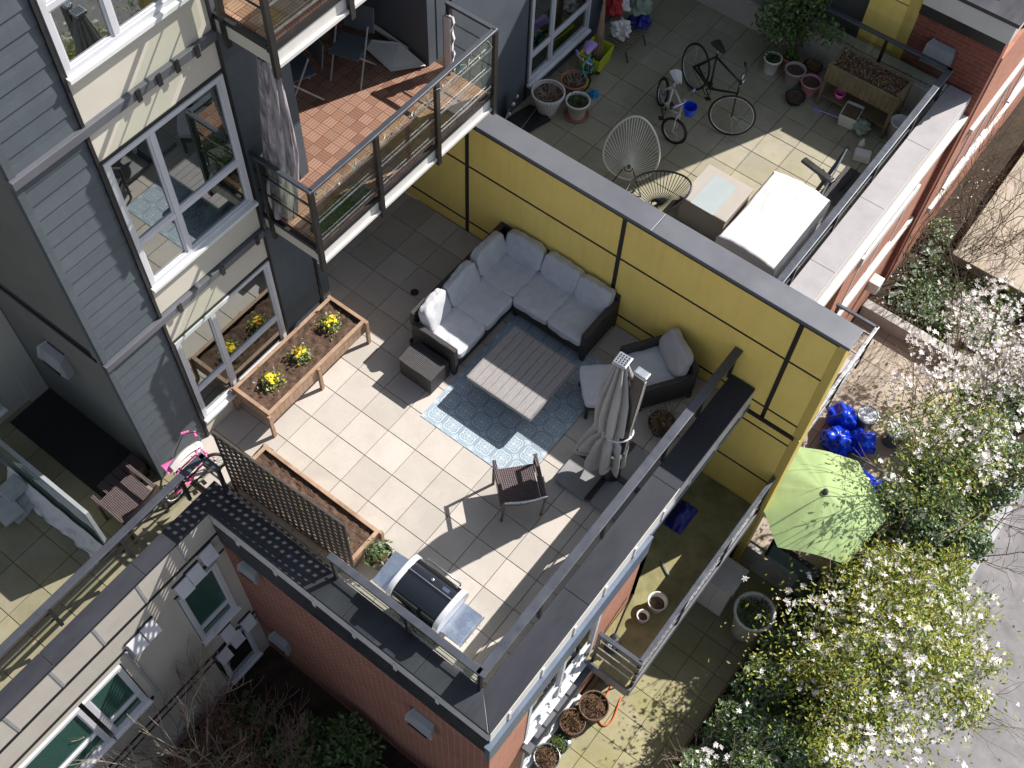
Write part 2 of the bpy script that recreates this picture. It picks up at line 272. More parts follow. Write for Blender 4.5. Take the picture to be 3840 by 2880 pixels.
# ---------------------------------------------------------------- meshes
def frame_of(d):
    d=Vector(d).normalized(); a=Vector((0,0,1)) if abs(d.z)<.95 else Vector((1,0,0))
    x=d.cross(a).normalized(); return x,d.cross(x).normalized(),d
class MB:
    def __init__(s): s.v=[];s.f=[];s.m=[];s.mi=0
    def add(s,vs,fs,M4=None):
        o=len(s.v)
        s.v+= [tuple(M4@Vector(p)) for p in vs] if M4 is not None else [tuple(p) for p in vs]
        s.f+=[tuple(i+o for i in f) for f in fs]; s.m+=[s.mi]*len(fs); return s
    def box(s,x0,x1,y0,y1,z0,z1,M4=None):
        vs=[(x,y,z) for z in (z0,z1) for y in (y0,y1) for x in (x0,x1)]
        return s.add(vs,[(0,2,3,1),(4,5,7,6),(0,1,5,4),(2,6,7,3),(0,4,6,2),(1,3,7,5)],M4)
    def bar(s,a,b,w,h=None,up=(0,0,1)):
        a=Vector(a);b=Vector(b);d=b-a;L=d.length;d.normalize();h=h or w
        u=Vector(up); x=d.cross(u)
        if x.length<1e-4: x=d.cross(Vector((0,1,0)))
        x.normalize(); z=x.cross(d).normalized()
        R=Matrix(((x.x,d.x,z.x,a.x),(x.y,d.y,z.y,a.y),(x.z,d.z,z.z,a.z),(0,0,0,1)))
        return s.box(-w/2,w/2,0,L,-h/2,h/2,R)
    def tube(s,pts,r,n=8,cap=True,r1=None):
        pts=[Vector(p) for p in pts]; N=len(pts); rs=[r if r1 is None else r+(r1-r)*i/(N-1) for i in range(N)]
        vs=[];fs=[]; x=None
        for i,p in enumerate(pts):
            d=(pts[min(i+1,N-1)]-pts[max(i-1,0)]); 
            if d.length<1e-9: d=Vector((0,0,1))
            d.normalize()
            if x is None: x,y,_=frame_of(d)
            else:
                x=(x-d*x.dot(d)); x=x.normalized() if x.length>1e-6 else frame_of(d)[0]
            y=d.cross(x)
            for k in range(n):
                a=2*PI*k/n; vs.append(p+x*math.cos(a)*rs[i]+y*math.sin(a)*rs[i])
        for i in range(N-1):
            for k in range(n): fs.append((i*n+k,i*n+(k+1)%n,(i+1)*n+(k+1)%n,(i+1)*n+k))
        if cap: fs.append(tuple(range(n))[::-1]); fs.append(tuple((N-1)*n+k for k in range(n)))
        return s.add(vs,fs)
    def lathe(s,c,prof,n=24,cap=False,sx=1,sy=1,jit=0):
        vs=[];fs=[]
        for (r,z) in prof:
            for k in range(n):
                a=2*PI*k/n; q=r*(1+jit*((k%2)-.5)); vs.append((c[0]+q*sx*math.cos(a),c[1]+q*sy*math.sin(a),c[2]+z))
        for i in range(len(prof)-1):
            for k in range(n): fs.append((i*n+k,i*n+(k+1)%n,(i+1)*n+(k+1)%n,(i+1)*n+k))
        if cap: fs.append(tuple((len(prof)-1)*n+k for k in range(n))); fs.append(tuple(range(n))[::-1])
        return s.add(vs,fs)
    def blob(s,c,r,n=10,jit=.15,sd=0,M4=None):
        vs=[];fs=[]
        for i in range(n+1):
            t=PI*i/n
            for k in range(2*n):
                a=PI*k/n; d=Vector((math.sin(t)*math.cos(a),math.sin(t)*math.sin(a),math.cos(t)))
                q=1+jit*mnoise.noise(d*2.1+Vector((sd*3.3,sd,0)))*2
                vs.append((c[0]+d.x*r[0]*q,c[1]+d.y*r[1]*q,c[2]+d.z*r[2]*q))
        for i in range(n):
            for k in range(2*n): fs.append((i*2*n+k,i*2*n+(k+1)%(2*n),(i+1)*2*n+(k+1)%(2*n),(i+1)*2*n+k))
        return s.add(vs,fs,M4)
    def cushion(s,sx,sy,sz,M4=None,e=5.0,n=12,wr=.012,sd=0):
        # soft pillow: superellipsoid with light wrinkles
        vs=[];idx={};fs=[]
        def P(a,b,c):
            k=(a,b,c)
            if k in idx: return idx[k]
            p=Vector((2*a/n-1,2*b/n-1,2*c/n-1)); L=(abs(p.x)**e+abs(p.y)**e+abs(p.z)**e)**(1/e); p=p/L
            puff=1-.12*(max(abs(p.x),abs(p.y))**4)
            q=Vector((p.x*sx/2,p.y*sy/2,p.z*sz/2*puff))
            q+=Vector(p)*wr*mnoise.noise(Vector((q.x*7+sd*5,q.y*7,q.z*7+sd)))
            q.z+=wr*.9*mnoise.noise(Vector((q.x*16+q.y*9,q.y*13+sd*7,sd)))*(1 if p.z>0 else 0)
            idx[k]=len(vs);vs.append(q);return idx[k]
        for a in range(n):
            for b in range(n):
                fs.append((P(a,b,0),P(a,b+1,0),P(a+1,b+1,0),P(a+1,b,0)));fs.append((P(a,b,n),P(a+1,b,n),P(a+1,b+1,n),P(a,b+1,n)))
                fs.append((P(0,a,b),P(0,a,b+1),P(0,a+1,b+1),P(0,a+1,b)));fs.append((P(n,a,b),P(n,a+1,b),P(n,a+1,b+1),P(n,a,b+1)))
                fs.append((P(a,0,b),P(a+1,0,b),P(a+1,0,b+1),P(a,0,b+1)));fs.append((P(a,n,b),P(a,n,b+1),P(a+1,n,b+1),P(a+1,n,b)))
        return s.add(vs,fs,M4)
    def prism(s,poly,z0,z1,M4=None):
        n=len(poly); vs=[(x,y,z0) for x,y in poly]+[(x,y,z1) for x,y in poly]
        fs=[tuple(range(n))[::-1],tuple(range(n,2*n))]+[(k,(k+1)%n,n+(k+1)%n,n+k) for k in range(n)]
        return s.add(vs,fs,M4)
    def grid(s,nx,ny,fn):
        vs=[fn(i/nx,j/ny) for j in range(ny+1) for i in range(nx+1)]
        fs=[(j*(nx+1)+i,j*(nx+1)+i+1,(j+1)*(nx+1)+i+1,(j+1)*(nx+1)+i) for j in range(ny) for i in range(nx)]
        return s.add(vs,fs)
    def leaves(s,pts,size,R=None,up=.4,asp=.55,mis=(0,)):
        R=R or rnd
        for p in pts:
            a=R.uniform(0,2*PI); t=R.gauss(0,1)*(1-up); L=size*R.uniform(.6,1.3); W=L*asp
            n=Vector((R.gauss(0,1-up),R.gauss(0,1-up),up+R.random()*.6)); n=n.normalized() if n.length>1e-3 else Vector((0,0,1))
            x,y,_=frame_of(n); d=x*math.cos(a)+y*math.sin(a); w=n.cross(d); p=Vector(p)
            s.mi=mis[0] if len(mis)==1 else R.choice(mis)
            s.add([p,p+d*L*.5+w*W*.5+n*L*.08,p+d*L,p+d*L*.5-w*W*.5+n*L*.08],[(0,1,2,3)])
        s.mi=0; return s
def W_of(o): return o.get('_w') and None
WM={}
def mesh_obj(name,mb,mats,parent=None,base=(0,0,0),smooth=False,bevel=0,local=False):
    me=D.meshes.new(name); v=mb.v
    if parent is not None and not local:
        inv=WM[parent.name].inverted(); v=[tuple(inv@Vector(p)) for p in v]
    elif parent is None and not local:
        v=[(p[0]-base[0],p[1]-base[1],p[2]-base[2]) for p in v]
    me.from_pydata(v,[],mb.f)
    mats=mats if isinstance(mats,(list,tuple)) else [mats]
    for m in mats: me.materials.append(M[m] if isinstance(m,str) else m)
    if len(mats)>1: me.polygons.foreach_set('material_index',mb.m)
    if smooth:
        me.polygons.foreach_set('use_smooth',[True]*len(me.polygons))
    me.update(); o=D.objects.new(name,me); COL.objects.link(o)
    if parent is not None: o.parent=parent; WM[o.name]=WM[parent.name]
    else: o.location=base; WM[o.name]=Matrix.Translation(base)
    if smooth=='auto':
        md=o.modifiers.new('w','EDGE_SPLIT'); md.split_angle=math.radians(40)
    if bevel:
        md=o.modifiers.new('b','BEVEL'); md.width=bevel; md.segments=2; md.limit_method='ANGLE'; md.angle_limit=math.radians(40)
    return o
def thing(name,label,cat,loc=(0,0,0),rz=0,group=None):
    o=D.objects.new(name,None); COL.objects.link(o); o.location=loc; o.rotation_euler=(0,0,rz); o.empty_display_size=.1
    o['label']=label;o['category']=cat
    if group:o['group']=group
    WM[o.name]=Matrix.Translation(loc)@Matrix.Rotation(rz,4,'Z'); return o
def solo(name,label,cat,mb,mats,base,group=None,**k):
    o=mesh_obj(name,mb,mats,None,base,**k); o['label']=label;o['category']=cat
    if group:o['group']=group
    return o
def struct(name,mb,mats,kind='structure',label=None,**k):
    o=mesh_obj(name,mb,mats,None,**k); o['kind']=kind
    if label:o['label']=label
    return o
def part(name,mb,mats,parent,label=None,**k):
    o=mesh_obj(name,mb,mats,parent,**k)
    if label:o['label']=label
    return o
def dup(root,loc,rz,label,group=None):
    def cp(o,par):
        c=o.copy(); COL.objects.link(c)
        if par is not None: c.parent=par
        for ch in list(o.children): cp(ch,c)
        return c
    r=cp(root,None); r.location=loc; r.rotation_euler=(0,0,rz); r['label']=label
    if group:r['group']=group
    WM[r.name]=Matrix.Translation(loc)@Matrix.Rotation(rz,4,'Z'); return r
# ---------------------------------------------------------------- camera, light
cam=D.cameras.new('camera'); co=D.objects.new('camera',cam); COL.objects.link(co)
r=Vector((0.79395085,0.60716288,0.0315482)); d=Vector((0.53288612,-0.66996578,-0.51689287)); f=Vector((-0.29270195,0.42719913,-0.85546857))
co.matrix_world=Matrix(((r.x,-d.x,-f.x,6.21098),(r.y,-d.y,-f.y,-4.04455),(r.z,-d.z,-f.z,13.04654),(0,0,0,1)))
cam.sensor_width=36; cam.lens=4302.968*36/3840; cam.clip_end=500; cam.clip_start=.1
SC.camera=co
sv=Vector((.425,.97,1.0)).normalized()
sun=D.lights.new('sun','SUN'); sun.energy=4.2; sun.angle=math.radians(.5); sun.color=(1,.95,.895)
so=D.objects.new('sun',sun); COL.objects.link(so); so.rotation_euler=sv.to_track_quat('Z','Y').to_euler(); so.location=(5,12,20)
w=D.worlds.new('World'); SC.world=w; w.use_nodes=True; wt=w.node_tree; bg=wt.nodes['Background']
sk=wt.nodes.new('ShaderNodeTexSky'); sk.sky_type='NISHITA'; sk.sun_disc=False; sk.sun_elevation=math.asin(sv.z); sk.sun_rotation=math.atan2(sv.x,sv.y)
hs=wt.nodes.new('ShaderNodeHueSaturation'); hs.inputs['Saturation'].default_value=.68; wt.links.new(sk.outputs[0],hs.inputs['Color']); wt.links.new(hs.outputs[0],bg.inputs[0]); bg.inputs[1].default_value=.076
SC.view_settings.view_transform='Standard'; SC.view_settings.look='None'; SC.view_settings.gamma=1; SC.view_settings.exposure=.82
SC.render.engine='CYCLES'
SC.cycles.max_bounces=8; SC.cycles.transparent_max_bounces=16
#@@PART2
# ================================================================ SETTING
def paving(name,x0,x1,y0,y1,z,pitch,ox,oy,m,label,px=None,gap=.007):
    px=px or pitch
    mb=MB(); R=random.Random(3)
    i0=math.floor((x0-ox)/px); i1=math.ceil((x1-ox)/px); j0=math.floor((y0-oy)/pitch); j1=math.ceil((y1-oy)/pitch)
    mb.mi=1; mb.box(x0,x1,y0,y1,z-.2,z-.022); mb.mi=0
    for i in range(i0,i1):
        for j in range(j0,j1):
            a,b=max(x0,ox+i*px+gap/2),min(x1,ox+(i+1)*px-gap/2); c,d=max(y0,oy+j*pitch+gap/2),min(y1,oy+(j+1)*pitch-gap/2)
            if b-a<.01 or d-c<.01: continue
            t=z+R.uniform(-.0015,.0015); e=.004
            vs=[(a,c,z-.03),(b,c,z-.03),(b,d,z-.03),(a,d,z-.03),(a,c,t-e),(b,c,t-e),(b,d,t-e),(a,d,t-e),(a+e,c+e,t),(b-e,c+e,t),(b-e,d-e,t),(a+e,d-e,t)]
            fs=[(8,9,10,11)]
            for k in range(4): fs+=[(k,(k+1)%4,4+(k+1)%4,4+k),(4+k,4+(k+1)%4,8+(k+1)%4,8+k)]
            mb.add(vs,fs)
    return struct(name,mb,[m,'joint'],label=label)
paving('terrace_paving',-2.3,4.06,-1.12,4.12,0,.4575,0,0,'paver','pale square concrete pavers of the furnished terrace')
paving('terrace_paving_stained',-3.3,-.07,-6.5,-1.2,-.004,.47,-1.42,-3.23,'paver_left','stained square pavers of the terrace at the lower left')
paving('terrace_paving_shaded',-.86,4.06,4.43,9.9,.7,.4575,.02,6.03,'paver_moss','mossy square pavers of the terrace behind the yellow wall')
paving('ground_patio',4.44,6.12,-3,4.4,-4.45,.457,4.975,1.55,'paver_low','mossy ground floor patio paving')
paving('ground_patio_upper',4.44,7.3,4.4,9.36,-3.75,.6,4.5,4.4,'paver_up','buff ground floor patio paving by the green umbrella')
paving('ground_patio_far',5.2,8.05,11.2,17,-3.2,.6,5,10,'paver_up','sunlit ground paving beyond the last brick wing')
g=MB(); g.box(-60,6.13,-60,80,-5.2,-4.5); g.box(6.13,80,-60,80,-5.2,-4.62); struct('ground',g,'earth')
g=MB()
g.prism([(4.43,9.5),(8.0,9.5),(8.0,40),(4.43,40)],-4.6,-3.6); g.prism([(6.12,4.4),(8.0,4.4),(8.0,9.5),(6.12,9.5)],-4.7,-4.1); struct('planting_bed_soil',g,'earth')
g=MB(); g.box(8.38,60,-60,80,-4.9,-4.58); struct('road',g,'road')
g=MB()
for i in range(-14,22): g.box(8.1,8.38,i*1.5,i*1.5+1.494,-4.8,-4.40+.006*(i%2))
struct('kerb',g,'kerb',bevel=.012)
# ---------------------------------------------------------------- apartment building
AB=thing('apartment_building','slate blue and cream apartment building with stacked windows, left of the sunny terrace','building',(-1.1,0,0))
FX=-.85
def lap(mb,X,y0,y1,z0,z1,p=.19):
    k=0; z=z0
    while z<z1-.01:
        t=min(z+p,z1)
        mb.add([(X+.016,y0,z),(X+.016,y1,z),(X+.003,y1,t),(X+.003,y0,t),(X-.02,y0,z),(X-.02,y1,z)],[(0,1,2,3),(4,5,1,0)]); z=t
def window(par,X,y0,y1,z0,z1,ys,zs,fw=.055,glass='glass',blind=None,dep=.55,frame='frame',sill=True,name='window'):
    f=MB(); a=X-.02;b=X+.03
    f.box(a,b,y0,y0+fw,z0,z1);f.box(a,b,y1-fw,y1,z0,z1);f.box(a,b,y0+fw,y1-fw,z1-fw,z1);f.box(a,b,y0+fw,y1-fw,z0,z0+fw)
    Y=[y0+fw]+[q for q in ys]+[y1-fw]; Z=[z0+fw]+[q for q in zs]+[z1-fw]
    h=fw*.5
    for q in ys: f.box(a,b-.004,q-h,q+h,z0+fw,z1-fw)
    for q in zs:
        for i in range(len(Y)-1): f.box(a,b-.008,Y[i]+(h if i else 0),Y[i+1]-(h if i<len(Y)-2 else 0),q-h,q+h)
    # inner sash lips
    for i in range(len(Y)-1):
        for j in range(len(Z)-1):
            p,q=Y[i]+(h if i else 0),Y[i+1]-(h if i<len(Y)-2 else 0); u,v=Z[j]+(h if j else 0),Z[j+1]-(h if j<len(Z)-2 else 0); e=.022
            f.box(a,b-.018,p,p+e,u,v);f.box(a,b-.018,q-e,q,u,v);f.box(a,b-.018,p+e,q-e,u,u+e);f.box(a,b-.018,p+e,q-e,v-e,v)
    fo=part(name,f,frame,par)
    for i in range(len(Y)-1):
        for j in range(len(Z)-1):
            p,q=Y[i]+(h if i else 0),Y[i+1]-(h if i<len(Y)-2 else 0); u,v=Z[j]+(h if j else 0),Z[j+1]-(h if j<len(Z)-2 else 0)
            g=MB(); g.add([(X-.006,p+.02,u+.02),(X-.006,q-.02,u+.02),(X-.006,q-.02,v-.02),(X-.006,p+.02,v-.02)],[(0,1,2,3)]); part('pane',g,glass,fo)
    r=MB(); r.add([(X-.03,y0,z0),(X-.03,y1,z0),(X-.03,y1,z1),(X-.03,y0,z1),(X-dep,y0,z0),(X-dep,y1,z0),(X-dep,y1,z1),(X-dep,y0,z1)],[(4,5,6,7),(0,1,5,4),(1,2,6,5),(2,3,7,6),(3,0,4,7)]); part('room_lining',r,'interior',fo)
    if sill:
        s_=MB(); s_.box(X-.34,X-.03,y0+.02,y1-.02,z0+.01,z0+.05); part('inner_sill',s_,'sill',fo)
        s_=MB(); s_.box(X-.01,X+.075,y0-.02,y1+.02,z0-.05,z0-.002); part('sill',s_,'sill' if frame=='frame' else frame,fo,bevel=.004)
    if blind:
        for (p,q,u,v) in blind:
            s_=MB(); z=u
            while z<v: s_.add([(X-.065,p,z),(X-.065,q,z),(X-.055,q,z+.023),(X-.055,p,z+.023)],[(0,1,2,3)]); z+=.028
            part('blind',s_,'blind',fo)
    return fo
# walls with real openings
wl=MB(); wl.box(-1.05,FX-.02,-1.35,-.56,-.02,9.2); wl.box(-1.05,FX-.02,1.02,1.83,-.02,9.2); wl.box(-3.3,-1.05,-1.34,-1.2,2.7,9.2); wl.box(-3.3,-1.05,-1.34,-1.2,0,2.55)
part('wall',wl,'side_wall',AB)
for (a,b,c,d) in ((-1.30,-.585,0,2.56),(-1.30,-.585,2.69,5.47),(-1.30,-.585,5.58,9.2),(1.03,1.66,0,2.56),(1.03,1.66,2.69,9.2)):
    sd=MB(); lap(sd,FX-.015,a,b,c,d); part('lap_siding',sd,'siding',AB)
cb=MB(); cb.box(FX-.06,FX+.012,-1.365,-1.285,0,2.56);cb.box(FX-.06,FX+.012,-1.365,-1.285,2.69,5.47);cb.box(FX-.06,FX+.012,-1.365,-1.285,5.58,9.2); cb.box(FX-.03,FX+.014,1.70,1.84,0,2.6);cb.box(FX-.03,FX+.014,1.70,1.84,2.9,9.2)
part('corner_board',cb,'siding',AB,bevel=.004)
bt=MB(); bt.box(FX-.02,FX+.03,-.585,-.55,-.02,9.2); bt.box(FX-.02,FX+.02,1.0,1.03,-.02,9.2); bt.box(FX-.02,FX+.008,1.665,1.695,0,9.2)
for z in (.355,2.1,3.15,5.06,6.1): bt.box(FX-.02,FX+.012,-.55,1.0,z,z+.035)
bt.box(-3.2,-1.0,-1.362,-1.342,2.56,2.62)
part('black_reveal_trim',bt,'black_trim',AB)
for (a,b) in ((-.02,.355),(2.135,2.56),(2.69,3.15),(5.095,5.47),(5.58,6.1),(7.9,9.2)):
    c=MB(); c.box(FX-.2,FX,-.55,1.0,a,b); part('cream_panel',c,'cream',AB)
for z in (2.56,5.47):
    c=MB(); c.box(FX-.05,FX+.055,-1.375,1.0,z+.012,z+.11); c.box(FX-.05,FX+.035,-1.37,1.0,z-.01,z+.01); part('belt_course',c,'cap',AB,bevel=.006)
    for y in (-.0,.25,.47,.72) if z>3 else (-.35,.3,.85): c=MB(); c.box(FX+.055,FX+.07,y,y+.05,z-.01,z+.125); part('belt_clip',c,'black_trim',AB)
window(AB,FX,-.53,.98,.39,2.1,[.04],[.98],blind=None)
window(AB,FX,-.53,.98,3.185,5.06,[.04],[3.85],blind=[(.09,.92,3.9,5.0)],dep=.7)
window(AB,FX,-.53,.98,6.135,7.9,[.04],[6.8])
rw=MB()
# loggia recess: side and back walls on three storeys
for (a,b) in ((0,2.58),(2.89,5.46),(5.77,9.2)):
    rw.box(-2.35,-1.05,1.66,1.815,a,b); rw.box(-2.45,-2.35,1.66,4.2,a,b); rw.box(-2.35,-.86,4.04,4.2,a,b) if a>2 else None
part('loggia_wall',rw,'siding_dark',AB)
for z in (.05,2.93,5.8):
    d_=MB(); d_.box(-2.35,-2.32,2.1,3.5,z,z+2.1); dr=part('sliding_door',d_,'black_trim',AB)
    g=MB()
    for (p,q) in ((2.16,2.78),(2.84,3.44)): g.box(-2.32,-2.312,p,q,z+.08,z+2.02)
    part('door_glass',g,'glass',dr)
# recess of the stained terrace: wall facing it and door wall
x_=MB(); x_.box(-3.3,-3.02,-6.5,-1.35,0,.25);x_.box(-3.3,-3.02,-1.95,-1.35,.25,2.55);x_.box(-3.3,-3.02,-6.5,-1.35,2.55,9.2);x_.box(-3.3,-3.02,-3.2,-2.85,.25,2.55); x_.box(-3.02,-2.96,-1.62,-1.35,0,2.5); part('doorway_wall',x_,'greige',AB)
window(AB,-3.02,-2.85,-1.95,.25,2.3,[],[.95]); window(AB,-3.02,-4.4,-3.2,.25,2.3,[-3.8],[.95])
x_=MB(); x_.box(-3.02,-2.95,-2.2,-1.36,2.3,2.5); part('beam_end',x_,'black_trim',AB)
x_=MB(); x_.box(-.07+FX,FX,4.2,10.3,.7,.98) ; x_.box(-.92,FX,4.44,6.15,.98,9.2); x_.box(-.92,FX,4.2,4.44,2.9,9.2); x_.box(-.92,FX,7.7,10.3,.98,9.2); x_.box(-.92,FX,6.15,7.7,2.75,9.2); part('wall_beyond',x_,'siding_dark',AB)
window(AB,FX,6.17,7.68,1.0,2.74,[6.72],[1.48])
x_=MB(); x_.box(FX,FX+.012,6.12,6.15,.7,2.9); x_.box(FX,FX+.012,6.12,7.7,.93,.96); x_.box(FX,FX+.015,4.44,4.47,.7,9.2); part('black_reveal_trim',x_,'black_trim',AB)
x_=MB(); x_.box(-2.6,-.95,-1.3,10.3,9.2,9.5); part('roof',x_,'cap_dark',AB)
def vent_hood(par,c,axis,s=1.0,name='wall_lamp',m='lamp'):
    # bulkhead lamp: back plate, slanted body, glass slot
    mb=MB(); w_=.17*s; prof=[(0,.16*s),(.09*s,.13*s),(.13*s,.0),(.09*s,-.13*s),(0,-.16*s)]
    def P(t,o,z): return (c[0]+t,c[1]-o,c[2]+z) if axis=='-y' else (c[0]+o,c[1]+t,c[2]+z)
    vs=[P(-w_*(.8 if i in(0,4) else 1),o,z) for i,(o,z) in enumerate(prof)]+[P(w_*(.8 if i in(0,4) else 1),o,z) for i,(o,z) in enumerate(prof)]
    n=len(prof); mb.add(vs,[tuple(range(n)),tuple(range(n,2*n))[::-1]]+[(k,(k+1)%n,n+(k+1)%n,n+k) for k in range(n)])
    o=part(name,mb,m,par,bevel=.012*s)
    k=MB(); vs=[P(-w_*.75,.118*s,-.05*s),P(w_*.75,.118*s,-.05*s),P(w_*.6,.135*s,.0),P(-w_*.6,.135*s,.0),P(-w_*.75,.14*s,-.05*s),P(w_*.75,.14*s,-.05*s)]
    k.add(vs,[(0,1,2,3),(4,5,2,3),(0,1,5,4)]); part('lens_slot',k,'black_trim',o)
    return o
vent_hood(AB,(-1.95,-1.35,1.74),'-y',1.15)
# ---------------------------------------------------------------- railings
def rail_run(par,pts,zt,z0,posts,bars,glass,rw_=.075,bm='chrome',postm='post',pbot=None,rm='rail'):
    for i in range(len(pts)-1):
        a,b=Vector((*pts[i],0)),Vector((*pts[i+1],0)); d_=(b-a).normalized()
        t=MB(); e=d_*(rw_/2)
        t.bar((a.x-e.x*(i==0)*0,a.y-e.y*(i==0)*0,zt-.018),(b.x+e.x*0,b.y+e.y*0,zt-.018),rw_,.036); part('top_rail',t,rm,par,bevel=.008)
        if bars:
            t=MB()
            for z in bars: t.bar((a.x,a.y,z),(b.x,b.y,z),.016,.016)
            part('horizontal_bar',t,bm,par)
        if glass:
            g=MB(); q0,q1=glass; L=(b-a).length; k=max(1,round(L/1.3))
            nrm=Vector((-d_.y,d_.x,0))*.02
            for j in range(k):
                p=a+d_*(L*j/k+.04)+nrm; q=a+d_*(L*(j+1)/k-.04)+nrm; g.add([(p.x,p.y,q0),(q.x,q.y,q0),(q.x,q.y,q1),(p.x,p.y,q1)],[(0,1,2,3)])
            part('glass_panel',g,'rglass',par)
    for (x,y) in posts:
        t=MB(); t.box(x-.022,x+.022,y-.022,y+.022,pbot if pbot is not None else z0,zt-.03); part('post',t,postm,par)
TR=thing('terrace_railing','slate grey glass railing round the sunny terrace, with its corner by the barbecue','railing',(4.05,-1.11,.5))
rail_run(TR,[(1.86,-1.1),(4.03,-1.1)],1.08,.5,[(1.92,-1.11),(3.0,-1.11),(4.02,-1.11)],[.60],(.56,1.0),bm='chrome',rw_=.095)
rail_run(TR,[(4.03,-1.14),(4.03,4.12)],1.08,.5,[(4.04,y) for y in (-.05,1.2,2.5,3.3,4.05)],[.80],(.56,1.0),bm='rail',rw_=.12)
TL=thing('terrace_railing','slate grey railing over the stained left terrace with a black post at the pink bicycle','railing',(-.12,-1.1,.5))
rail_run(TL,[(-.12,-6.4),(-.12,-1.06)],1.08,.5,[(-.12,y) for y in (-3.42,-2.38,-1.45)],[.72,.9],(.56,.66),bm='post',rw_=.095)
rail_run(TL,[(-.15,-1.1),(.16,-1.1)],1.08,.5,[(.14,-1.1)],[.72,.9],None)
t=MB(); t.bar((.2,-1.12,.78),(1.85,-1.12,.7),.02); part('horizontal_bar',t,'black_trim',TL)
NR=thing('terrace_railing','grey railing round the shaded upper terrace with the bicycles','railing',(4.03,9.5,1.2))
rail_run(NR,[(4.03,4.5),(4.03,9.53)],1.78,1.2,[(4.03,y) for y in (5.3,6.4,7.5,8.6,9.48)],[1.36,1.56],(1.26,1.7),bm='rail',rw_=.10)
rail_run(NR,[(-.8,9.5),(4.07,9.5)],1.78,1.2,[(x,9.5) for x in (.6,1.8,3.05)],[1.36],(1.26,1.7))
# ---------------------------------------------------------------- terrace podium (brick wing)
PD=thing('brick_wing','two storey brick wing carrying the sunny terrace, with charcoal coping and off white fascia','building',(2,1.4,-4.5))
def coping(par,x0,x1,y0,y1,z,m,segs,ax,mit=None):
    n=segs
    for k in range(n):
        c=MB()
        if ax=='x':
            a=x0+(x1-x0)*k/n; b=x0+(x1-x0)*(k+1)/n
            if mit=='end' and k==n-1: c.prism([(a+.002,y0),(b,y0),(b-(y1-y0),y1),(a+.002,y1)],z-.06,z)
            else: c.box(a+.002,b-.002,y0,y1,z-.06,z)
        else:
            a=y0+(y1-y0)*k/n; b=y0+(y1-y0)*(k+1)/n
            if mit=='start' and k==0: c.prism([(x0,a+(x1-x0)*.93),(x1,a),(x1,b-.002),(x0,b-.002)],z-.06,z)
            else: c.box(x0,x1,a+.002,b-.002,z-.06,z)
        part('coping',c,m,par,bevel=.005)
# parapets under coping (behind fascia)
p_=MB(); p_.box(4.09,4.385,-1.1,4.12,-.05,.44); p_.box(.2,4.385,-1.405,-1.13,-.05,.44); p_.box(-.04,.135,-6.5,-1.13,-.05,.44); part('parapet',p_,'greige',PD)
coping(PD,4.05,4.41,-1.44,4.115,.5,'cap_street',3,'y','start'); coping(PD,.17,4.40,-1.44,-1.09,.5,'cap_dark',4,'x','end'); coping(PD,-.07,.17,-6.5,-1.09,.5,'cap_dark',4,'y')
f=MB(); f.box(4.385,4.415,-1.42,4.12,.1,.435); part('fascia',f,'fascia',PD)
f=MB(); f.box(.165,4.385,-1.43,-1.405,.12,.435)
part('fascia',f,'fascia',PD)
for k in range(6): f=MB(); f.box(.55+k*.62,.60+k*.62,-1.448,-1.43,.09,.30); part('fascia_bracket',f,'fascia',PD)
for k in range(9): f=MB(); f.box(4.415,4.43,-1.1+k*.62,-1.06+k*.62,.1,.36); part('fascia_bracket',f,'fascia',PD)
f=MB(); f.box(4.39,4.47,-1.50,1.77,.03,.09); f.box(4.40,4.465,-1.49,1.77,-.44,.03); part('flashing',f,'strip',PD)
f=MB(); f.box(4.395,4.43,1.77,4.12,-.02,.1); part('flashing',f,'strip',PD)
f=MB(); f.box(.16,4.40,-1.445,-1.40,-.42,.12); part('dark_band',f,'cap_dark',PD)  # shadow strip between fascia and brick, painted as a charcoal band
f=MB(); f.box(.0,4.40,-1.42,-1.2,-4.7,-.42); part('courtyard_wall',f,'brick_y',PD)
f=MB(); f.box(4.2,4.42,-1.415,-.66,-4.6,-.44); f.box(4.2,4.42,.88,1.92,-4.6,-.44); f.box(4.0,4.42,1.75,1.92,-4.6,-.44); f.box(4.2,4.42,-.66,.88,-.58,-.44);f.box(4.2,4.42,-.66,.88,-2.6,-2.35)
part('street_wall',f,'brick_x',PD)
f=MB(); f.box(3.0,4.3,1.92,1.98,-4.5,-.05); f.box(2.9,3.0,1.92,4.2,-4.5,-.05); part('recess_wall',f,'siding_dark',PD)
f=MB(); f.box(2.9,4.39,1.8,4.12,-.2,-.06); f.box(-1.0,3.0,-1.2,4.12,-.5,-.21); part('floor_slab',f,'concrete',PD)
window(PD,4.40,-.64,.86,-2.3,-.6,[.1],[-1.75],glass='glass',blind=None)
window(PD,4.40,-.64,.86,-4.3,-2.65,[.1],[])
f=MB(); f.box(4.4,4.56,-.7,.9,-2.62,-2.45); part('ledge',f,'cap',PD,bevel=.006)
vent_hood(PD,(.62,-1.42,-.66),'-y',.85); vent_hood(PD,(.66,-1.42,-3.3),'-y',1.0); vent_hood(PD,(3.42,-1.42,-1.26),'-y',1.15)
